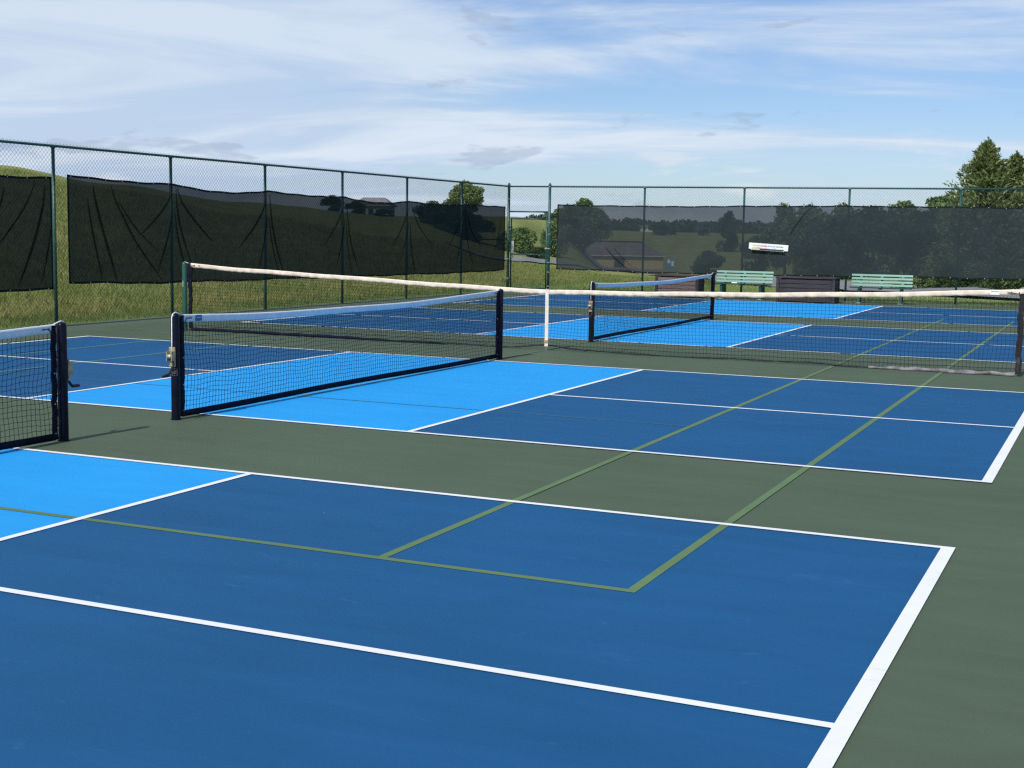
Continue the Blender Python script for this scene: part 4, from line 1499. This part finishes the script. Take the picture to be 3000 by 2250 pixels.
plant('round_dark', 972, 135, 1.65, 2.2, 'round dark tree behind the left screen, left of the house', 'tree')
plant('round_dark', 1040, 132, 1.2, 2.0, 'dark bush below the left end of the hill house', 'bush')
plant('round_dark', 1125, 128, 0.75, 2.2, 'low dark bush in front of the hill house', 'bush')
# hedge along the road
for i, (u, d, h_, w_, k, lb) in enumerate((
        (2665, 52, 0.62, 1.1, 'bush_light', 'yellow-green shrub at the left end of the hedge, under the screen'),
        (2725, 52, 0.78, 1.2, 'bush_mid', 'mid green shrub second from the left end of the hedge'),
        (2790, 51, 0.95, 1.5, 'bush_dark', 'dark hedge shrub behind the fourth fence post from the gate'),
        (2865, 51, 1.05, 1.6, 'bush_mid', 'hedge shrub below the tallest conifer'),
        (2940, 50, 1.10, 1.6, 'bush_dark', 'dark hedge shrub below the second conifer'),
        (3015, 50, 1.15, 1.7, 'bush_mid', 'hedge shrub at the right picture edge'))):
    plant(k, u, d, h_, w_, lb, 'hedge', 'shrubs of the hedge by the road')

# far woods reading as one mass on the ridge
rg = np.random.default_rng(77)
Cs = []
for k in range(260):
    u = rg.uniform(1560, 3300)
    d = rg.uniform(620, 760)
    x, y = spot(u, d)
    z = h1(x, y)
    hh, ww = rg.uniform(3, 6.5), rg.uniform(6, 12)
    m = 90
    q = rg.normal(size=(m, 3))
    q /= np.linalg.norm(q, axis=1)[:, None]
    q *= rg.uniform(.5, 1, m)[:, None] ** .5
    Cs.append(np.array([x, y, z + hh * .5]) + q * np.array([ww / 2, ww / 2, hh / 2]))
V, F = leaf_cards(np.vstack(Cs), 0.95, rg, aspect=0.7)
tag(put('distant_woods', fast_mesh('distant_woods', V, F, MT['leaf_far'])), 'distant band of woods on the horizon', 'woods', kind='stuff')


# ------------------------------------------------------------------ buildings
def face_cam(x, y):
    return math.atan2(CAM.y - y, CAM.x - x) + math.pi / 2    # local -y looks at the viewer


def building(name, u, dist, W, D, eave, ridge, wall, roof, label, openings, turn=0.0, hip=0.25, over=0.45, sink=0.0):
    x, y = spot(u, dist)
    z = h1(x, y) - sink
    root = empty(name, (x, y, z), face_cam(x, y) + turn)
    tag(root, label, 'house' if name == 'house' else 'building')
    MB().box((-W / 2, -D / 2, -0.6), (W / 2, D / 2, eave - 0.02)).build('wall', MT[wall], root)
    m = MB()
    a, b = W / 2 + over, D / 2 + over
    hx = a - hip * W
    m.V = [(-a, -b, eave), (a, -b, eave), (a, b, eave), (-a, b, eave), (-hx, 0, ridge), (hx, 0, ridge),
           (-a, -b, eave - .12), (a, -b, eave - .12), (a, b, eave - .12), (-a, b, eave - .12)]
    m.F = [(0, 1, 5, 4), (1, 2, 5), (2, 3, 4, 5), (3, 0, 4), (9, 8, 7, 6), (6, 7, 1, 0), (7, 8, 2, 1), (8, 9, 3, 2), (9, 6, 0, 3)]
    r_ = m.build('roof', MT[roof], root)
    MB().box((-a, -b - 0.05, eave - 0.10), (a, -b - 0.004, eave + 0.03)).build('gutter', MT['wall_pale'], r_)
    for (kind, x0, x1, z0, z1) in openings:
        f = MB().box((x0 - 0.08, -D / 2 - 0.06, z0 - 0.08), (x1 + 0.08, -D / 2 - 0.004, z1 + 0.08)).build(kind, MT['wall_pale'] if kind == 'window' else MT['roof_brown'], root)
        MB().box((x0, -D / 2 - 0.075, z0), (x1, -D / 2 - 0.062, z1)).build('pane' if kind == 'window' else 'door_leaf', MT['glass'], f)
    return root


building('pavilion', 1795, 208, 14.8, 8.0, 1.95, 4.1, 'stone_tan', 'roof_brown', 'low tan walled building with wide brown roof, seen through the far screen',
         [('window', -4.6, -2.9, 0.5, 1.5), ('door', 0.1, 1.5, 0.0, 1.55)], turn=R(4))
building('house', 1096, 255, 6.6, 6.0, 2.6, 4.1, 'wall_pale', 'roof_grey', 'pale house with grey roof on the hill, seen through the left screen',
         [('window', -1.9, -1.0, 0.9, 1.9), ('window', 1.0, 1.9, 0.9, 1.9), ('door', -.4, .4, 0, 1.9)], turn=R(-12), sink=0.35)
building('house', 1893, 600, 4.6, 4.5, 2.0, 3.0, 'plastic_white', 'roof_grey', 'tiny white house on the far field, seen through the far screen',
         [('window', -1.5, -0.6, 0.8, 1.7), ('window', 0.5, 1.4, 0.8, 1.7)], turn=R(10))
x, y = spot(1967, 190)
pn = empty('banner_stand', (x, y, h1(x, y)), face_cam(x, y))
tag(pn, 'small pale blue panel on posts right of the low tan building', 'sign')
for sx_ in (-0.62, 0.62):
    MB().tube([(sx_, 0, -0.2), (sx_, 0, 1.9)], 0.05, 8).build('post', MT['galv'], pn)
MB().box((-0.6, -0.03, 0.55), (0.6, 0.03, 1.85), 0.01).build('panel', MT['sign_blue'], pn)
MB().box((-0.45, -0.045, 1.2), (-0.05, -0.032, 1.7)).box((0.1, -0.045, 0.8), (0.45, -0.032, 1.5)).build('panel_print', MT['plastic_white'], pn)


# ------------------------------------------------------------------ rough grass outside the fences
def make_grass(n, seed):
    rg = np.random.default_rng(seed)
    U = rg.uniform(-350, 3350, n)
    dmin = np.interp(U, [-350, 0, 700, 1200, 1480, 1700, 2200, 2700, 3350], [20, 22.6, 27, 33, 38, 37, 37, 36, 36])
    D = dmin + 50 * rg.uniform(0, 1, n) ** 1.7
    a = YAW - np.arctan((U - 1500) / FPX)
    X = CAM.x - np.sin(a) * D
    Y = CAM.y + np.cos(a) * D
    inside = (X > -8.83) & (Y < BA.y + (X - BA.x) * BSL + 0.16)
    rc = np.array([[p.x, p.y] for p in road_c])
    dr = np.min(np.hypot(X[:, None] - rc[None, ::2, 0], Y[:, None] - rc[None, ::2, 1]), axis=1)
    keep = ~inside & (dr > 3.6)
    X, Y, D = X[keep], Y[keep], D[keep]
    n = len(X)
    Z = height(X, Y)
    left = np.clip((-X - 4) / 6, 0, 1)
    patch = 0.5 + 0.28 * np.sin(X * 1.1 + 2 * np.sin(Y * .7)) * np.sin(Y * .9 + 1.5 * np.sin(X * .6)) + 0.3 * np.sin(X * 3.7 + 1.9 * np.sin(Y * 2.3)) * np.sin(Y * 3.1 + 2 * np.sin(X * 1.9))
    patch = np.clip(patch, 0, 1)
    H = (0.05 + 0.04 * patch) + left * (0.03 + 0.09 * patch)
    near = np.clip((-8.83 - X) / 1.2, 0, 1)
    H = H * np.where(X < -8.8, 0.45 + 0.55 * near, 1) * rg.uniform(0.5, 1.4, n)
    W = 0.003 + 0.00016 * D
    an = rg.uniform(0, 6.28, n)
    lean = rg.uniform(0.1, 0.7, n) * H
    la = rg.normal(0.6, 1.2, n)
    P = np.stack([X, Y, Z - 0.01], 1)
    side_ = np.stack([np.cos(an), np.sin(an), np.zeros(n)], 1) * W[:, None]
    ln = np.stack([np.cos(la) * lean, np.sin(la) * lean, np.zeros(n)], 1)
    upv = np.stack([np.zeros(n), np.zeros(n), H], 1)
    V = np.stack([P - side_, P + side_, P + side_ * .7 + upv * .6 + ln * .35, P + upv + ln, P - side_ * .7 + upv * .6 + ln * .35], 1).reshape(-1, 3)
    F = np.arange(n * 5).reshape(-1, 5)
    return fast_mesh('meadow_grass', V, F, MT['blade'])


tag(put('meadow_grass', make_grass(300000, 3)), 'uncut yellow-green meadow grass outside the fences', 'grass', kind='stuff')


# ------------------------------------------------------------------ bits blown onto the courts
rg = np.random.default_rng(15)
mb = MB()
for k in range(34):
    x, y = rg.uniform(-6, 9), rg.uniform(-15, 3)
    a, l, w = rg.uniform(0, 6.28), rg.uniform(0.005, 0.014), rg.uniform(0.002, 0.005)
    c, q = math.cos(a), math.sin(a)
    z = 0.009
    mb.quad((x - c * l, y - q * l, z), (x + q * w, y - c * w, z + rg.uniform(0, .004)), (x + c * l, y + q * l, z + rg.uniform(0, .003)), (x - q * w, y + c * w, z))
tag(mb.build('court_litter', MT['grey_tape']), 'tiny pale grit and leaf bits scattered over the courts', 'litter', kind='stuff')
